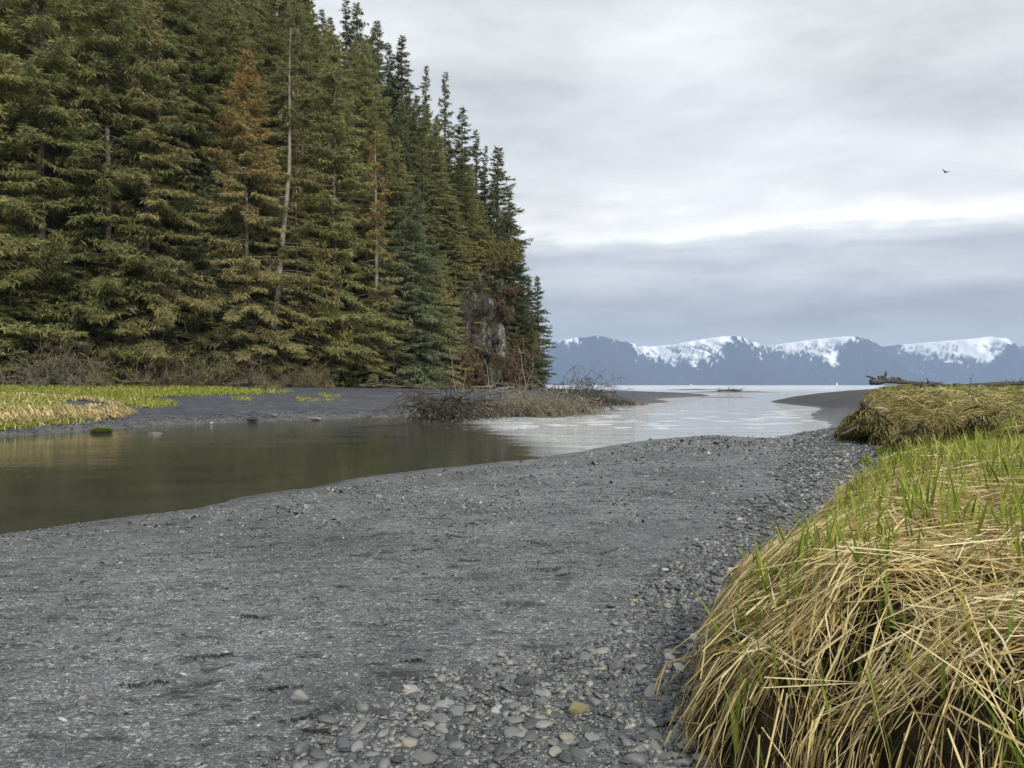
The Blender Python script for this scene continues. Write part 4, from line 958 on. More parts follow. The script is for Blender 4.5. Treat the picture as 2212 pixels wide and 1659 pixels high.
def scatter(name, protos, x, y, s, zoff, tint, parent, tilt=.25, zf_=z_bar, materi=None, smooth=True):
    mb = MB(); n = len(x); z = zf_(x, y); pick = rg.integers(0, len(protos), n); az = rg.random(n)*6.283
    tx, ty = rg.normal(size=n)*tilt, rg.normal(size=n)*tilt
    for k, (v, f) in enumerate(protos):
        i = np.where(pick == k)[0]
        if not len(i): continue
        c, s_ = np.cos(az[i]), np.sin(az[i]); X = v[None, :, 0]*c[:, None]-v[None, :, 1]*s_[:, None]; Y = v[None, :, 0]*s_[:, None]+v[None, :, 1]*c[:, None]; Zz = v[None, :, 2]+X*tx[i][:, None]+Y*ty[i][:, None]
        VV = np.stack([X*s[i][:, None]+x[i][:, None], Y*s[i][:, None]+y[i][:, None], Zz*s[i][:, None]+(z[i]+zoff*s[i])[:, None]], -1)
        F = (f[None]+(np.arange(len(i))*len(v))[:, None, None]).reshape(-1, 3)
        mb.add(VV.reshape(-1, 3), F, t=np.repeat(tint[i], len(v)))
    return tag(mb.build(name, materi or G['stone'], parent, smooth=smooth), kind='stuff')
BL = [(-1.2, 2.2), (-1.0, 3.35), (-.50, 4.1), (.30, 5.1), (1.05, 6.3), (2.0, 8), (3.3, 11), (4.3, 13), (5.6, 16.5), (7.0, 20), (8.4, 23), (10.4, 27)]
def band(x, y):
    lx = np.interp(y, [p[1] for p in BL], [p[0] for p in BL]); d = bd_(x, y)
    return sst(x-lx-.1+.30*perlin(x*.9, y*.9, 60)*2, -.22, .28)*(d < .08)*(z_bar(x, y) > .03)
def open_(x, y): return (bd_(x, y) < .02) & (z_bar(x, y) > .01)
# big ones first: separate objects
bx, by = sample(14500, (-1.8, 3.0), (2.9, 8.5), lambda x, y: (rg.random(len(x)) < band(x, y)*(.45+.55*(clump_noise(x, y, 1.1) > -.15))) & open_(x, y) & (x > -y*.25-.4), rg)
size = np.clip(rg.lognormal(math.log(.0160), .46, len(bx)), .008, .050)
app = size/by; order = np.argsort(-app); bigi = order[:290]; resti = order[290:]
zb_ = z_bar(bx, by)
for j, i in enumerate(bigi):
    o_ = mk('stone', SM[j % len(SM)], bar); o_.location = (bx[i], by[i], zb_[i]+size[i]*.14); o_.scale = (size[i]*1.15,)*3
    o_.rotation_euler = (rg.normal()*.18, rg.normal()*.18, rg.random()*6.28)
scatter('pebbles', PB, bx[resti], by[resti], size[resti], .12, rg.random(len(resti))*.86, bar)
x, y = sample(11000, (1.2, 14), (5.5, 34), lambda x, y: (rg.random(len(x)) < band(x, y)*(1.25-y/34)) & open_(x, y), rg)
scatter('shingle', PB, x, y, rg.uniform(.018, .04, len(x))*(1+y/26), .2, np.clip(rg.random(len(x))*.75, 0, 1), bar)
x, y = sample(1000, (-6, 6), (2.8, 12), lambda x, y: open_(x, y), rg)
scatter('scattered_pebbles', PB, x, y, np.clip(rg.lognormal(math.log(.013), .4, len(x)), .007, .035), .15, .45+.5*rg.random(len(x)), bar)
def chip_proto():
    out = []
    for i in range(6):
        rr = np.random.default_rng(i+90); a = np.sort(rr.random(5)*.9+np.arange(5)*1.256); v = np.array([[math.cos(q)*rr.uniform(.7, 1.1), math.sin(q)*rr.uniform(.5, .8), rr.uniform(-.05, .1)] for q in a]+[[.0, 0, .3]])
        out.append((v, np.array([[k, (k+1) % 5, 5] for k in range(5)])))
    return out
CH = chip_proto()
x, y = sample(37000, (-8, 5), (2.7, 13), lambda x, y: open_(x, y) & (rg.random(len(x)) < np.clip(5.5/y, 0, 1)*np.clip(.75+1.5*clump_noise(x, y, 1.1, 3), .08, 1.5)) & (x > -y*.8), rg)
scatter('gravel_chips', CH, x, y, np.clip(rg.lognormal(math.log(.006), .45, len(x)), .003, .02)*(.8+y/12), .05, np.clip(rg.random(len(x))**1.2*.93, 0, 1), bar, .35)
x, y = sample(9500, (-9, 14), (9, 31), lambda x, y: open_(x, y) & (z_bar(x, y) > .13) & (band(x, y) < .5) & (x > -y*.75) & (x < y*.6) & (rg.random(len(x)) < np.clip(.6+1.2*clump_noise(x*.6, y, 1.0, 3), .1, 1.3)), rg)
scatter('coarse_chips', CH, x, y, np.clip(rg.lognormal(math.log(.014), .5, len(x)), .006, .05)*(.6+y/22), .05, .22+.6*rg.random(len(x))**1.3, bar, .5)
x, y = sample(3200, (-60, -5), (22, 60), lambda x, y: (zf0(x, y) > .02) & (zf0(x, y) < .33) & (x > -y*.8) & (gl_(x, y) < .1), rg)
scatter('shore_pebbles', CH, x, y, rg.uniform(.025, .06, len(x)), .1, .1+.5*rg.random(len(x)), None, .4, zf0)

def big_stone(du, dv, w_, flat, label, seed, col, ang=.8, z=None, rz=0, name='boulder', far=False, sink=.1, tilt=0):
    f = Z2 if far else Z1; zz = .05
    for _ in range(4):
        x, y = at(du, dv, zz); zz = max(f(x, y), 0)
    m = m_plain('rock', tuple(c*.75 for c in col), col, 14, .6, .35, .5, .02)
    me = stone_mesh(name, seed, 3, flat, ang, m); o = mk(name, me); o.location = (x, y, zz+w_*flat*.5*(1-sink*4)); o.scale = (w_*.5,)*3; o.rotation_euler = (tilt, tilt*.5, rz)
    tag(o, label, 'rock'); return o
big_stone(545, 911, .62, .42, 'dark green-black wedge-shaped rock at the far waterline', 61, (.035, .038, .030), 1, far=True, sink=0)
big_stone(590, 908, .42, .55, 'small pale grey rock right of the dark wedge at the far waterline', 62, (.22, .22, .20), far=True, sink=0)
big_stone(684, 908, .95, .18, 'flat light grey rock slab at the far waterline', 63, (.30, .30, .27), far=True, sink=0)
big_stone(457, 917, .16, .8, 'tiny white round stone in the far shallows', 64, (.5, .5, .48), 0, far=True, sink=0)
big_stone(333, 912, .7, .2, 'low brown-grey stone lying on the far gravel by the water', 65, (.16, .15, .13), far=True)
big_stone(1548, 960, .20, .42, 'black block-shaped stone on the gravel near the bright water', 66, (.018, .018, .02), 1, name='stone_block')
big_stone(1405, 951, .22, .35, 'small grey block at the edge of the bright water', 67, (.13, .14, .14), 1, name='stone_block')
big_stone(650, 1512, .10, .6, 'pale pointed stone half dug out of the dark gravel', 68, (.30, .31, .31), .9, name='cobble')
big_stone(1246, 1538, .115, .75, 'yellow-brown angular stone among the grey pebbles', 69, (.26, .235, .13), .9, name='cobble', rz=.5)
big_stone(247, 1383, .115, .45, 'grey-green angular stone on the open gravel at the left', 70, (.19, .20, .18), 1, name='cobble')
big_stone(1136, 1480, .115, .62, 'dark grey rounded stone at the left rim of the pebble band', 71, (.09, .095, .10), .1, name='cobble')
big_stone(1330, 1445, .10, .6, 'round grey stone on top of the pebble band', 72, (.17, .175, .18), .1, name='cobble')
big_stone(915, 1645, .12, .4, 'smooth grey pair-like stone at the bottom of the picture', 73, (.20, .205, .20), 0, name='cobble')
big_stone(884, 1610, .085, .5, 'speckled cream oval stone near the bottom of the picture', 74, (.36, .35, .28), 0, name='cobble')
# dark scraps of seaweed lying in scuffed hollows
WEED = [(1010, 1216, .34), (1200, 1238, .40), (1155, 1178, .30), (1312, 1198, .22), (912, 1193, .28), (660, 1572, .20), (795, 1160, .25), (540, 1345, .22), (985, 1163, .25), (470, 1425, .25), (320, 1490, .25), (895, 1445, .14), (685, 1600, .14), (1215, 1252, .12), (595, 1505, .2), (1375, 1060, .5), (1090, 1075, .5)]
for j, (du, dv, w_) in enumerate(WEED):
    x, y = at(du, dv, .28); rr = np.random.default_rng(200+j); n = 34; w_ *= .8
    px = rr.normal(size=n)*w_*.33; py = rr.normal(size=n)*w_*.05+px*rr.normal()*.45+.05*w_*np.sin(px/w_*9); mb = MB()
    P = np.stack([np.stack([px+np.cos(a_)*k*.018*w_/.25, py+np.sin(a_)*k*.018*w_/.25, z_bar(x+px, y+py)+.004+.006*math.sin(k*1.5)+rr.random(n)*.008-0], -1) for a_ in [rr.random(n)*6.28] for k in range(4)], 1)
    P[..., 2] -= Z1(x, y); ribbons(mb, P, rr.uniform(.006, .014, n), rr.random(n)); o_ = mb.build('seaweed_scrap', G['weed'], smooth=False); o_.location = (x, y, Z1(x, y))
    tag(o_, ['ragged black seaweed scrap lying on the open gravel', 'thin strip of dark seaweed on the gravel'][j % 2], 'seaweed', ['ragged seaweed scraps', 'seaweed strips'][j % 2])

# wavelets: little raised ridges of water where the current breaks below the fallen tree
mb = MB(); rw = np.random.default_rng(77)
def wavelet(x, y, L, h, a):
    k = 9; s_ = np.linspace(-1, 1, k); cx_, sx_ = math.cos(a), math.sin(a); wv = .05+.8*h
    V = []
    env = (1-s_**2); wob = .06*np.sin(s_*7+rw.random()*6)
    for j, (o, z_) in enumerate(((-wv*1.6, -.004), (-wv*.3, 1.0), (wv*.5, .6), (wv*2.0, -.004))):
        zz = np.where(z_ > 0, .004+z_*h*env, -.004)
        V.append(np.stack([x+s_*L*cx_-(o+wob)*sx_, y+s_*L*sx_+(o+wob)*cx_, zz], -1))
    mb.add(np.concatenate(V), grid_faces(4, k))
for i in range(26):   # the long bright riffle line
    t_ = i/26; x_, y_ = at(1000+150*t_+rw.normal()*6, 927-7*t_+rw.normal()*.8); wavelet(x_, y_, rw.uniform(.25, .6), rw.uniform(.012, .022), .10+rw.normal()*.05)
for i in range(70):  # riffled water towards the bay
    du_ = rw.uniform(960, 1780); dv_ = rw.uniform(884, 925); x_, y_ = at(du_, dv_)
    if dv_ > 925 and du_ < 1150+rw.uniform(-30, 60): continue
    if z_bar(np.array([x_]), np.array([y_]))[0] > -.02 or z_far(np.array([x_]), np.array([y_]), False)[0] > -.03: continue
    wavelet(x_, y_, rw.uniform(.3, 1.1), rw.uniform(.004, .010), rw.normal()*.08)
for i in range(24):
    x_, y_ = at(rw.uniform(740, 1000), rw.uniform(915, 926)); wavelet(x_, y_, rw.uniform(.15, .5), rw.uniform(.006, .012), rw.normal()*.1)
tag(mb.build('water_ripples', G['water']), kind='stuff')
# ------------------------------------------------------------------ fallen trees and brush in the river
def brush(name, loc, label, cat, L, h, n, seed, matn, group=None, rz=0, trunk=None, dirs='up', fan=1.0, sub=5, thick=1.0, wid=1.0):
    e = empty(name, loc, rz); tag(e, label, cat, group); rr = np.random.default_rng(seed)
    if trunk:
        mb = MB(); s = np.linspace(0, 1, 12); P = np.stack([(s-.5)*L*1.02, .15*np.sin(s*4), .12+trunk*.6+.12*h*np.sin(s*3.1)], -1); mb.tube(P, np.interp(s, [0, 1], [trunk, trunk*.35]), 8); mb.build('trunk', G['darktwig'], e)
    mb = MB(); mf = MB()
    for i in range(n):
        u = rr.random(); p0 = np.array([(u-.5)*L, rr.normal()*.18*wid, rr.uniform(0, .18)*h]); a = rr.random()*6.283
        ln = h*rr.uniform(.5, 1.25)*(.5+.9*math.sin(math.pi*min(max(u, .05), .95)))
        d = unit(np.array([math.cos(a)*fan+.25, math.sin(a)*fan*.8*wid, rr.uniform(.35, 1.2)])); k = 8; pts = [p0]; gr = rr.uniform(.12, .34)
        for j in range(k-1):
            d = unit(d+np.array([0, 0, -gr])*(1 if j > 1 else .2)+rr.normal(size=3)*.10); q = pts[-1]+d*ln/(k-1)*1.3; q[2] = max(q[2], -.05); pts.append(q)
        pts = np.array(pts); mb.tube(pts, np.linspace(.022, .006, k)*thick, 3, cap=False)
        for _ in range(sub):
            b = pts[rr.integers(1, k)]; dd = unit(d*.4+rr.normal(size=3)*.8+np.array([0, 0, -.25])); l2 = ln*rr.uniform(.12, .35)
            q = np.stack([b, b+dd*l2*.5, b+dd*l2+np.array([0, 0, -.25*l2])]); q[:, 2] = np.maximum(q[:, 2], -.04)
            mb.tube(q, np.array([.010, .008, .004])*thick, 3, cap=False)
            if rr.random() < .6:
                m_ = 3; kites(mf, q[rr.integers(0, 3, m_)], unit(rr.normal(size=(m_, 3))+np.array([0, 0, -.6])), rr.uniform(.10, .30, m_), rr.uniform(.02, .05, m_), rr, 0, t=rr.random(m_))
    mb.build('branches', G[matn], e)
    if mf.n: tag(mf.build('dead_twigs', G['brushleaf'], e, smooth=False), kind='stuff')
    return e
G['brushleaf'] = leafmat('dead_brush', [(0, (.09, .08, .058)), (.5, (.27, .24, .17)), (1, (.48, .43, .32))], .1, .2)
Yb = 44.5
e = brush('root_wad', (xat(965, Yb), Yb, .0), 'dark upturned root wad bristling with thin roots at the water edge', 'root wad', 2.3, 2.3, 230, 301, 'darktwig', sub=8, thick=2.0, wid=2.5, fan=1.1)
mb = MB(); A, B = np.meshgrid(np.linspace(0, 2*np.pi, 26), np.linspace(-.2, np.pi/2, 12)); ux, uy, uz = np.cos(A)*np.cos(B), np.sin(A)*np.cos(B), np.sin(B)
q = 1+.35*perlin(ux*2, uy*2, uz*2+4)+.2*perlin(ux*6, uy*6, uz*6); q[:, -1] = q[:, 0]
mb.add(np.stack([ux*1.25*q, uy*1.0*q, uz*1.15*q], -1).reshape(-1, 3), grid_faces(12, 26)); mb.build('root_soil', G['rootdirt'], e)
mb = MB()
for (a, b) in (((-.2, 0, .5), (-2.4, .2, .95)), ((-.4, 0, .5), (-1.9, -.3, 1.45)), ((0, 0, .6), (-.1, 0, 2.4)), ((.2, 0, .5), (1.5, .1, 1.7)), ((.1, .2, .5), (.35, .1, 2.1)), ((-.1, 0, .5), (-.55, 0, 2.0)), ((.4, 0, .3), (2.3, -.2, .1))):
    a, b = np.array(a), np.array(b); s = np.linspace(0, 1, 7)[:, None]; P = a+(b-a)*s; P[:, 2] += .25*np.sin(s[:, 0]*3.1); P += rg.normal(size=P.shape)*.04; mb.tube(P, np.linspace(.05, .012, 7), 5)
    for _ in range(5):
        k = rg.integers(2, 7); d = unit(rg.normal(size=3)+(b-a)*.4); mb.tube(np.stack([P[k-1], P[k-1]+d*.3, P[k-1]+d*.55]), [.014, .01, .005], 3)
mb.build('root', G['darktwig'], e)
# pale saplings standing behind it
for j, (du, t1, t2) in enumerate(((985, 880, 748), (1062, 885, 772), (1135, 850, 745), (1000, 885, 800), (1050, 880, 815))):
    Y = 47.5; x = xat(du, Y); z0_, z1_ = zat(t1, Y), zat(t2, Y); mb = MB(); k = 7; s = np.linspace(0, 1, k)
    P = np.stack([(-.75 if j < 3 else .2)*s**2*.6+.05*np.sin(s*9), .1*s, (z1_-z0_)*s], -1); mb.tube(P, np.linspace(.035, .012, k), 5)
    for q_ in range(6):
        b = P[rg.integers(3, k)]; d = unit(np.array([rg.normal(), rg.normal(), .5])); mb.tube(np.stack([b, b+d*.2, b+d*.38]), [.014, .01, .005], 3)
    o_ = mb.build('bare_sapling', G['drift']); o_.location = (x, Y, z0_-.1)
    tag(o_, ['pale forked bare stick standing above the dark root wad', 'pale leafless stick standing right of the root wad', 'pale leafless stick slanting in front of the rock pillar', 'short pale stick at the right side of the root wad', 'short bare stick between root wad and fallen tree'][j], 'sapling')
Y = 48; brush('fallen_tree', (xat(1130, Y), Y, 0), 'long fallen tree with a thicket of dead branches lying along the water', 'fallen tree', 5.2, 1.6, 340, 302, 'brush', rz=.12, trunk=.2, sub=8, thick=1.6, wid=2.6, fan=.9)
Y = 51; brush('fallen_tree', (xat(1205, Y), Y, .1), 'paler dead brush piled behind the long fallen tree', 'fallen tree', 4.0, 1.7, 170, 303, 'brush', rz=.2, trunk=.12, sub=6, thick=1.5, wid=2.2)
Y = 56; brush('fallen_conifer', (xat(1238, Y), Y, .12), 'arching dark fallen treetop silhouetted against the bay', 'fallen tree', 3.6, 2.3, 95, 304, 'darktwig', rz=.1, trunk=.12, sub=9, thick=1.4, fan=.6)
Y = 66; brush('dead_brush', (xat(1330, Y), Y, .25), 'dark low brush pile on the gravel spit', 'brush pile', 3.0, .6, 100, 305, 'darktwig', sub=6, thick=2, wid=1.5, trunk=.15)
Y = 69; brush('dead_brush', (xat(1360, Y), Y, .2), 'rusty brown strip of brush at the end of the gravel spit', 'brush pile', 3.0, .3, 60, 306, 'brush', sub=5, thick=1.2)
Y = 52; brush('dead_brush', (xat(1170, Y), Y, .35), 'grey tangle of twigs between the fallen tree and the headland', 'brush pile', 4.4, 2.0, 130, 307, 'greytwig', sub=6, wid=2.0)
# log and little bar out in the bay
def lowbar(name, du0, du1, Y, wy, h, label):
    x0_, x1_ = xat(du0, Y), xat(du1, Y); n = 40; m_ = 12; A, B = np.meshgrid(np.linspace(-1, 1, n), np.linspace(-1, 1, m_))
    hh = np.clip(1-A**2, 0, 1)**.7*np.clip(1-B**2, 0, 1)**.8*h*(1+.4*perlin(A*3, B*2, Y))-.03
    mb = MB(); mb.add(np.stack([(x0_+x1_)/2+A*(x1_-x0_)/2, Y+B*wy+A*wy*.3, hh], -1).reshape(-1, 3), grid_faces(m_, n)); tag(mb.build(name, G['beach']), kind='structure')
lowbar('tidal_bar', 1480, 1680, 205, 6, .30, '')
lowbar('tidal_bar', 1500, 1640, 120, 2.0, .10, '')
lowbar('tidal_bar', 1440, 1560, 300, 10, .35, '')
Y = 204; brush('drift_root', (xat(1577, Y), Y, .2), 'small dark driftwood root stranded on the thin bar in the bay', 'driftwood', 6, 1.5, 36, 308, 'darktwig', sub=4, thick=2.6, trunk=.2)

# ------------------------------------------------------------------ driftwood on both shores
def logpath(name, pts, rad, matn, label, cat='log', branches=0, seed=1, sides=9, parts=True, group=None):
    rr = np.random.default_rng(seed); P = np.array(smooth_line([tuple(p) for p in pts], 0), float)
    s = np.linspace(0, 1, len(P)); s2 = np.linspace(0, 1, 16); Q = np.stack([np.interp(s2, s, P[:, k]) for k in range(3)], -1)
    o0 = Q[0].copy(); Q = Q-o0; e = empty(name, tuple(o0)); tag(e, label, cat, group)
    r0 = np.interp(s2, np.linspace(0, 1, len(rad)), rad)*(1+.12*rr.normal(size=16)); mb = MB(); mb.tube(Q, r0, sides); mb.build('log', G[matn], e)
    for b in range(branches):
        mb = MB(); k = rr.integers(2, 15); d = unit(rr.normal(size=3)+np.array([0, -.2, .8])); l_ = rad[0]*rr.uniform(2, 5); mb.tube(np.stack([Q[k], Q[k]+d*l_*.5, Q[k]+d*l_+rr.normal(size=3)*.1*l_]), np.array([.35, .25, .1])*rad[0], 5); mb.build('branch_stub', G[matn], e)
    return e
# big drift log with root flare on the right meadow
Y = 55.0
def pz(du, dv, Y): return (xat(du, Y), Y, zat(dv, Y))
e = logpath('drift_log', [pz(1880, 826, Y), pz(1920, 823, Y), pz(1990, 829, Y), pz(2070, 834, Y+2)], [.22, .18, .13, .08], 'darkdrift', 'long grey drift log with a spiky root flare lying on the meadow edge', branches=0, seed=4)
def root_horn(e, org, tips, r0, matn):
    for tp in tips:
        mb = MB(); a = np.array(tp[0]); b = np.array(tp[1]); s = np.linspace(0, 1, 6)[:, None]; P = a+(b-a)*s+rg.normal(size=(6, 3))*.05; mb.tube(P-np.array(org), np.linspace(r0, r0*.45, 6), 6); mb.build('root', G[matn], e)
o0 = tuple(e.location)
root_horn(e, o0, [(pz(1905, 824, Y), pz(1872, 812, Y)), (pz(1908, 824, Y), pz(1913, 803, Y)), (pz(1905, 822, Y), pz(1897, 813, Y)), (pz(1920, 824, Y), pz(1932, 815, Y)), (pz(1925, 823, Y), pz(1945, 817, Y)), (pz(1915, 824, Y), pz(1905, 811, Y))], .13, 'darkdrift')
e = logpath('drift_log', [pz(2060, 834, 50), pz(2120, 832.5, 50), pz(2180, 829, 50), pz(2230, 828, 50)], [.14, .13, .16, .12], 'darkdrift', 'low dark drift log near the right edge of the meadow', branches=3, seed=6)
e = logpath('drift_root', [pz(1992, 836, 48), pz(2010, 833, 48), pz(2035, 831, 48)], [.2, .22, .1], 'darkdrift', 'short knobbly driftwood root in the grass right of the long log', 'driftwood', branches=4, seed=8)
for j, (du, v0, v1, Y, lab) in enumerate(((2098, 834, 807, 40, 'thin leafless twig standing in the meadow, taller'), (1992, 834, 818, 40, 'thin leafless twig standing in the meadow behind the short drift root'), (2190, 832, 818, 40, 'short thin stalk at the right edge of the meadow'))):
    mb = MB(); P = np.array([pz(du-3, v0+3, Y), pz(du, (v0+v1)/2, Y), pz(du+4, v1, Y)]); o_ = P[0].copy(); mb.tube(P-o_, [.02, .015, .008], 4)
    mb.tube(np.stack([P[1]-o_, P[1]-o_+np.array([-.15, 0, .18])]), [.01, .005], 4); ob = mb.build('twig', G['darktwig']); ob.location = tuple(o_); tag(ob, lab, 'twig')
# driftwood stump at the bank lip
Y = 25
e = logpath('drift_stump', [pz(1905, 905, Y), pz(1885, 893, Y), pz(1872, 880, Y), pz(1862, 871, Y)], [.16, .14, .11, .08], 'darkdrift', 'dark broken stump sticking up left out of the bank grass', 'driftwood', seed=9)
e = logpath('drift_branch', [pz(1888, 885, Y-1.6), pz(1905, 888, Y-1.6), pz(1925, 895, Y-1.6), pz(1938, 905, Y-1.6)], [.10, .12, .10, .06], 'drift', 'grey forked driftwood branch lying over the sod behind the stump', 'driftwood', branches=3, seed=10)
e = logpath('drift_branch', [pz(1815, 939, 20.5), pz(1830, 933, 20.8), pz(1855, 921, 21.3)], [.02, .035, .04], 'darkdrift', 'stick poking out under the dark overhanging sod mass', 'driftwood', seed=12)
# pale sticks and logs along the forest foot
rr2 = random.Random(5)
for j in range(24):
    du = rr2.uniform(225, 425) if j < 17 else rr2.uniform(10, 660); Y = foot_y(du)-rr2.uniform(.8, 2.2); a = rr2.uniform(-1, 1)*.9+(1.57 if j % 3 == 0 else 0); l_ = rr2.uniform(1.0, 2.4)
    x = xat(du, Y); z = Z2(x, Y)+.05; up = rr2.uniform(.1, .9) if j % 2 else rr2.uniform(0, .15)
    mb = MB(); s = np.linspace(0, 1, 6)[:, None]; P = s*np.array([math.cos(a)*l_, .2*math.sin(a)*l_, up*l_]); P[:, 2] += .25*l_*np.sin(s[:, 0]*2.8)*up; mb.tube(P, np.linspace(.055, .02, 6), 5)
    ob = mb.build('drift_stick', G['drift'] if j % 2 else G['greytwig']); ob.location = (x, Y, z); tag(ob, ['pale curved driftwood stick standing in the heap behind the far grass', 'grey driftwood stick lying at the forest foot'][(j+1) % 2], 'driftwood', ['curved sticks in the driftwood heap', 'sticks lying at the forest foot'][(j+1) % 2])
e = logpath('tree_stump', [pz(318, 834, 66), pz(322, 820, 66), pz(326, 806, 66)], [.32, .2, .08], 'greytwig', 'pale pointed broken stump in the driftwood heap behind the grass', 'stump', seed=14)
e = logpath('leaning_snag', [pz(790, 826, 84), pz(780, 806, 84.5), pz(772, 792, 85)], [.2, .16, .08], 'drift', 'short broken tan snag leaning left beside the conical spruce', 'snag', seed=15)
for j in range(30):
    du = rr2.uniform(770, 960) if j < 18 else rr2.uniform(960, 1120); Y = foot_y(min(du, 1060))-rr2.uniform(.6, 2.6); a = rr2.uniform(-.35, .35); l_ = rr2.uniform(1.5, 4.2)
    x = xat(du, Y); z = Z2(x, Y)+rr2.uniform(.05, .4); mb = MB(); s = np.linspace(0, 1, 5)[:, None]; P = (s-.5)*np.array([math.cos(a)*l_, math.sin(a)*l_, rr2.uniform(-.12, .12)*l_]); mb.tube(P, np.linspace(.13, .06, 5)*rr2.uniform(.5, 1.2), 6)
    ob = mb.build('drift_log', G['drift'] if j % 3 else G['darkdrift']); ob.location = (x, Y, z); tag(ob, ['dark drift log in the pile at the back of the far beach', 'pale drift log in the pile at the back of the far beach'][1 if j % 3 else 0], 'log', ['dark logs in the drift pile', 'pale logs in the drift pile'][1 if j % 3 else 0])
# straw mound below the reddish bush
def mound(du, Y, w_, h_, label, name, seed):
    x = xat(du, Y); z = Z2(x, Y)-.1; e = empty(name, (x, Y, z)); tag(e, label, 'mound'); rr = np.random.default_rng(seed)
    A, B = np.meshgrid(np.linspace(0, 2*np.pi, 24), np.linspace(0, np.pi/2, 8)); mb = MB(); mb.add(np.stack([np.cos(A)*np.cos(B)*w_/2, np.sin(A)*np.cos(B)*w_/3, np.sin(B)*h_], -1).reshape(-1, 3), grid_faces(8, 24)); mb.build('earth', m_turfy, e)
    n = 1100; a = rr.random(n)*6.28; b = np.arcsin(rr.random(n)); P = []
    for j in range(4):
        bb = np.maximum(b-j*.09, 0); P.append(np.stack([np.cos(a)*np.cos(bb)*w_/2*1.04, np.sin(a)*np.cos(bb)*w_/3*1.04, np.sin(bb)*h_*1.05+.04], -1))
    mb = MB(); ribbons(mb, np.stack(P, 1), rr.uniform(.03, .06, n), rr.normal(.6, .2, n).clip(0, 1)); tag(mb.build('dead_blades', G['oldstraw'], e, smooth=False), kind='stuff')
m_turfy = m_plain('mound_turf', (.10, .085, .02), (.22, .17, .05), 3, .9, .1)
mound(975, foot_y(975)-1.0, 4.6, 1.7, 'yellow straw-covered mound below the reddish bush', 'grass_mound', 1)
mound(690, foot_y(690)-1.0, 3.0, 1.0, 'tan grassy hump under the mossy yellow bush', 'grass_mound', 2)
mound(462, foot_y(462)-1.6, 1.8, .55, 'small yellowish grass lump at the edge of the far gravel', 'grass_mound', 3)
mound(218, 31.5, .1, .1, 'tiny', 'grass_tuft', 4) if False else None
x, y = at(218, 936, 0); e = empty('grass_tuft', (x, y, -.02)); tag(e, 'dark grassy tussock standing in the shallow water off the left bank', 'tussock')
A, B = np.meshgrid(np.linspace(0, 2*np.pi, 20), np.linspace(0, np.pi/2, 6)); mb = MB(); mb.add(np.stack([np.cos(A)*np.cos(B)*.42, np.sin(A)*np.cos(B)*.3, np.sin(B)*.15], -1).reshape(-1, 3), grid_faces(6, 20)); mb.build('earth', G['bank'], e)
n = 500; a = rg.random(n)*6.28; q = np.sqrt(rg.random(n)); P = np.stack([np.stack([np.cos(a)*q*(.42+.04*j), np.sin(a)*q*(.3+.04*j), np.sqrt(1-q*q*.8)*.15+.05*j], -1) for j in range(3)], 1); mb = MB(); ribbons(mb, P, rg.uniform(.02, .03, n), rg.random(n)*.35); tag(mb.build('green_blades', G['blade'], e, smooth=False), kind='stuff')
# bent reed in front
mb = MB(); Yr = 3.75
Pr = np.array([(xat(1600, 3.45), 3.45, zat(1392, 3.45)), (xat(1545, 3.6), 3.6, zat(1408, 3.6)), (xat(1480, 3.75), 3.75, zat(1422, 3.75)), (xat(1440, 3.85), 3.85, zat(1432, 3.85)), (xat(1428, 3.8), 3.8, zat(1462, 3.8)), (xat(1416, 3.75), 3.75, zat(1510, 3.75))])
mb.tube(Pr-Pr[0], [.007, .0065, .006, .005, .0045, .003], 6); mb.tube(np.stack([Pr[3], (Pr[3]+Pr[5])/2+np.array([-.02, 0, 0]), Pr[5]+np.array([-.01, .02, 0])])-Pr[0], [.004, .003, .002], 5)
m_reed = m_plain('reed', (.34, .22, .08), (.52, .36, .15), 30, .5, .3); ob = mb.build('bent_reed', m_reed); ob.location = tuple(Pr[0]); tag(ob, 'orange-tan dead reed stalk bent over the pebbles from the near bank', 'reed')
# ------------------------------------------------------------------ boats and bird
WH = m_plain('white_paint', (.75, .75, .75), (.82, .82, .82), 3, .4, .4); DK = m_plain('dark_paint', (.03, .04, .05), (.05, .06, .07), 3, .5, .4)
def hull(L, B, H, e, mt):
    n = 14; m_ = 7; s = np.linspace(0, 1, n); w_ = B/2*np.interp(s, [0, .15, .6, 1], [.75, .95, 1, .03]); V = []
    for i in range(n):
        for k in range(m_):
            a = np.pi*k/(m_-1); V.append(((s[i]-.5)*L+(H*.3*s[i]**3), -math.cos(a)*w_[i], H*(1+.3*s[i]**2)-math.sin(a)*(H*1.15)*(1-.3*s[i])))
    mb = MB(); mb.add(V, grid_faces(n, m_)); 
    dk = [((s[i]-.5)*L+(H*.3*s[i]**3), sg*w_[i], H*(1+.3*s[i]**2)) for i in range(n) for sg in (-1, 1)]; mb.add(dk, grid_faces(n, 2)); return mb.build('hull', mt, e)
Y = 2600; e = empty('sailboat', (xat(1808, Y), Y, 0), .6, 1.0); tag(e, 'tiny white sailboat under sail in front of the far mountains', 'sailboat')
hull(11, 3.2, 1.1, e, WH); mb = MB(); mb.tube([(0.5, 0, 1), (.5, 0, 14)], [.12, .07], 6); mb.build('mast', WH, e)
mb = MB(); mb.add([(.3, 0, 2), (-5, .3, 2), (.3, 0, 13.6), (-2.2, .5, 6)], [(0, 1, 3), (0, 3, 2)]); mb.build('mainsail', WH, e)
mb = MB(); mb.add([(.9, 0, 12.5), (6, .2, 1.6), (.9, .2, 2), (2.6, .5, 6)], [(0, 3, 1), (1, 3, 2)]); mb.build('jib', WH, e)
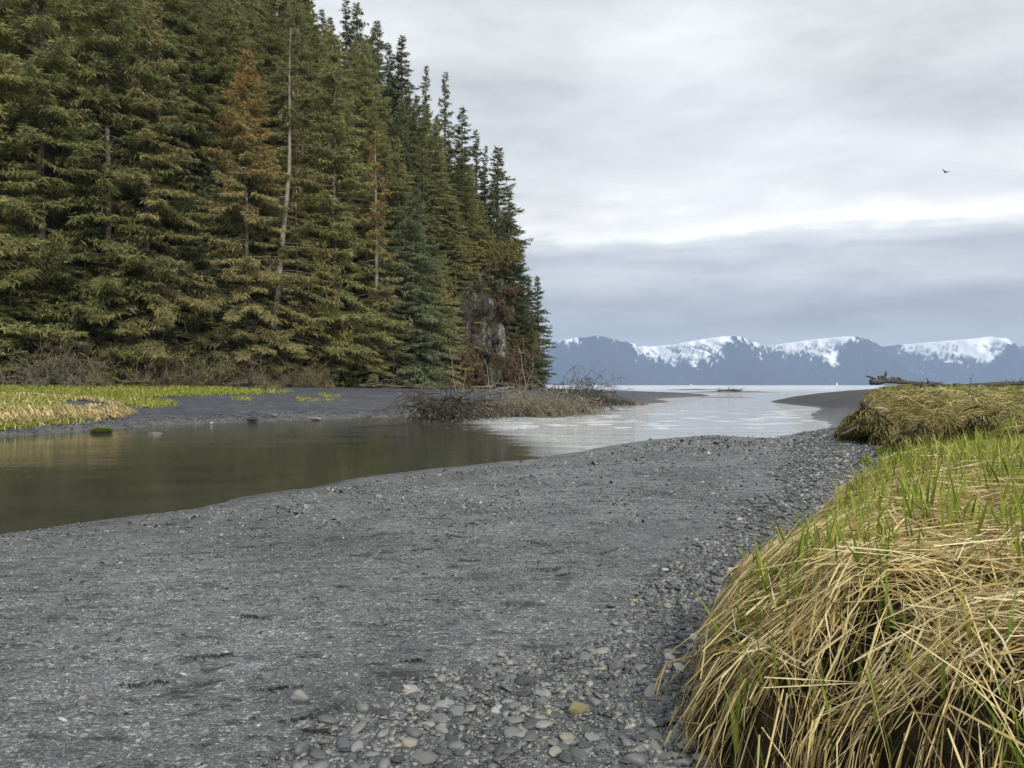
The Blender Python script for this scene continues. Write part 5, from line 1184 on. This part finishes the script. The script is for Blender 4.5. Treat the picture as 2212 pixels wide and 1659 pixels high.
Y = 2300; e = empty('motorboat', (xat(1493, Y), Y, 0), 3.3); tag(e, 'small white motorboat running left across the bay with a wake', 'motorboat')
hull(11, 3.4, 1.6, e, WH); mb = MB(); mb.add([(x, y_, z) for z, q in ((1.7, 1), (3.3, .8)) for x, y_ in ((-2.5*q, -1.2*q), (2.0*q, -1.2*q), (2.0*q, 1.2*q), (-2.5*q, 1.2*q))], [(4, 5, 6, 7), (0, 1, 5, 4), (1, 2, 6, 5), (2, 3, 7, 6), (3, 0, 4, 7)]); mb.build('cabin', WH, e)
mb = MB(); mb.add([(2.05, -1, 2.3), (2.05, 1, 2.3), (1.72, .85, 3.1), (1.72, -.85, 3.1)], [(0, 1, 2, 3)]); mb.build('windscreen', DK, e)
mb = MB(); s = np.linspace(0, 1, 20); mb.add([(-5-q*34, sg*(1+q*2.6), .06+.5*(1-q)*(sg*sg < 2)) for q in s for sg in (-1, 0, 1)], grid_faces(20, 3)); mb.build('wake', WH, e)
Y = 75; bxl, bzl = xat(2044, Y), zat(373, Y); e = empty('gull', (bxl, Y, bzl), .5); tag(e, 'dark bird gliding with raised wings in the grey sky', 'bird')
mb = MB(); s = np.linspace(0, 1, 9); mb.tube(np.stack([(s-.5)*.62, s*0, .03*np.sin(s*3)], -1), np.interp(s, [0, .12, .3, .6, .85, 1], [.01, .045, .07, .06, .03, .012]), 8); mb.build('body', DK, e)
for sg, up in ((1, .33), (-1, .22)):
    mb = MB(); q = np.linspace(0, 1, 9); ctr = np.stack([-.02-.06*q, sg*.66*q, .03+up*q**1.2*(1 if sg > 0 else 1-.15*q)], -1); ch = np.interp(q, [0, .3, .7, 1], [.20, .19, .13, .02])
    top_ = np.stack([np.stack([ctr[:, 0]+ch*.5, ctr[:, 1], ctr[:, 2]+.008], -1), np.stack([ctr[:, 0]-ch*.5, ctr[:, 1], ctr[:, 2]], -1)], 1); bot = top_-np.array([0, 0, .018])
    mb.add(top_.reshape(-1, 3), grid_faces(9, 2)); mb.add(bot.reshape(-1, 3), grid_faces(9, 2)); mb.build('wing', DK, e)
mb = MB(); mb.add([(-.28, -.03, .02), (-.28, .03, .02), (-.46, .10, .02), (-.46, -.10, .02), (-.28, -.03, .01), (-.28, .03, .01), (-.46, .10, .01), (-.46, -.10, .01)], [(0, 1, 2, 3), (7, 6, 5, 4), (0, 3, 7, 4), (1, 5, 6, 2), (3, 2, 6, 7)]); mb.build('tail', DK, e)
e.rotation_euler = (0, .1, 1.9); e.scale = (.8, .8, .8)
tot = sum(len(m_.polygons) for m_ in bpy.data.meshes); print('polys', tot)
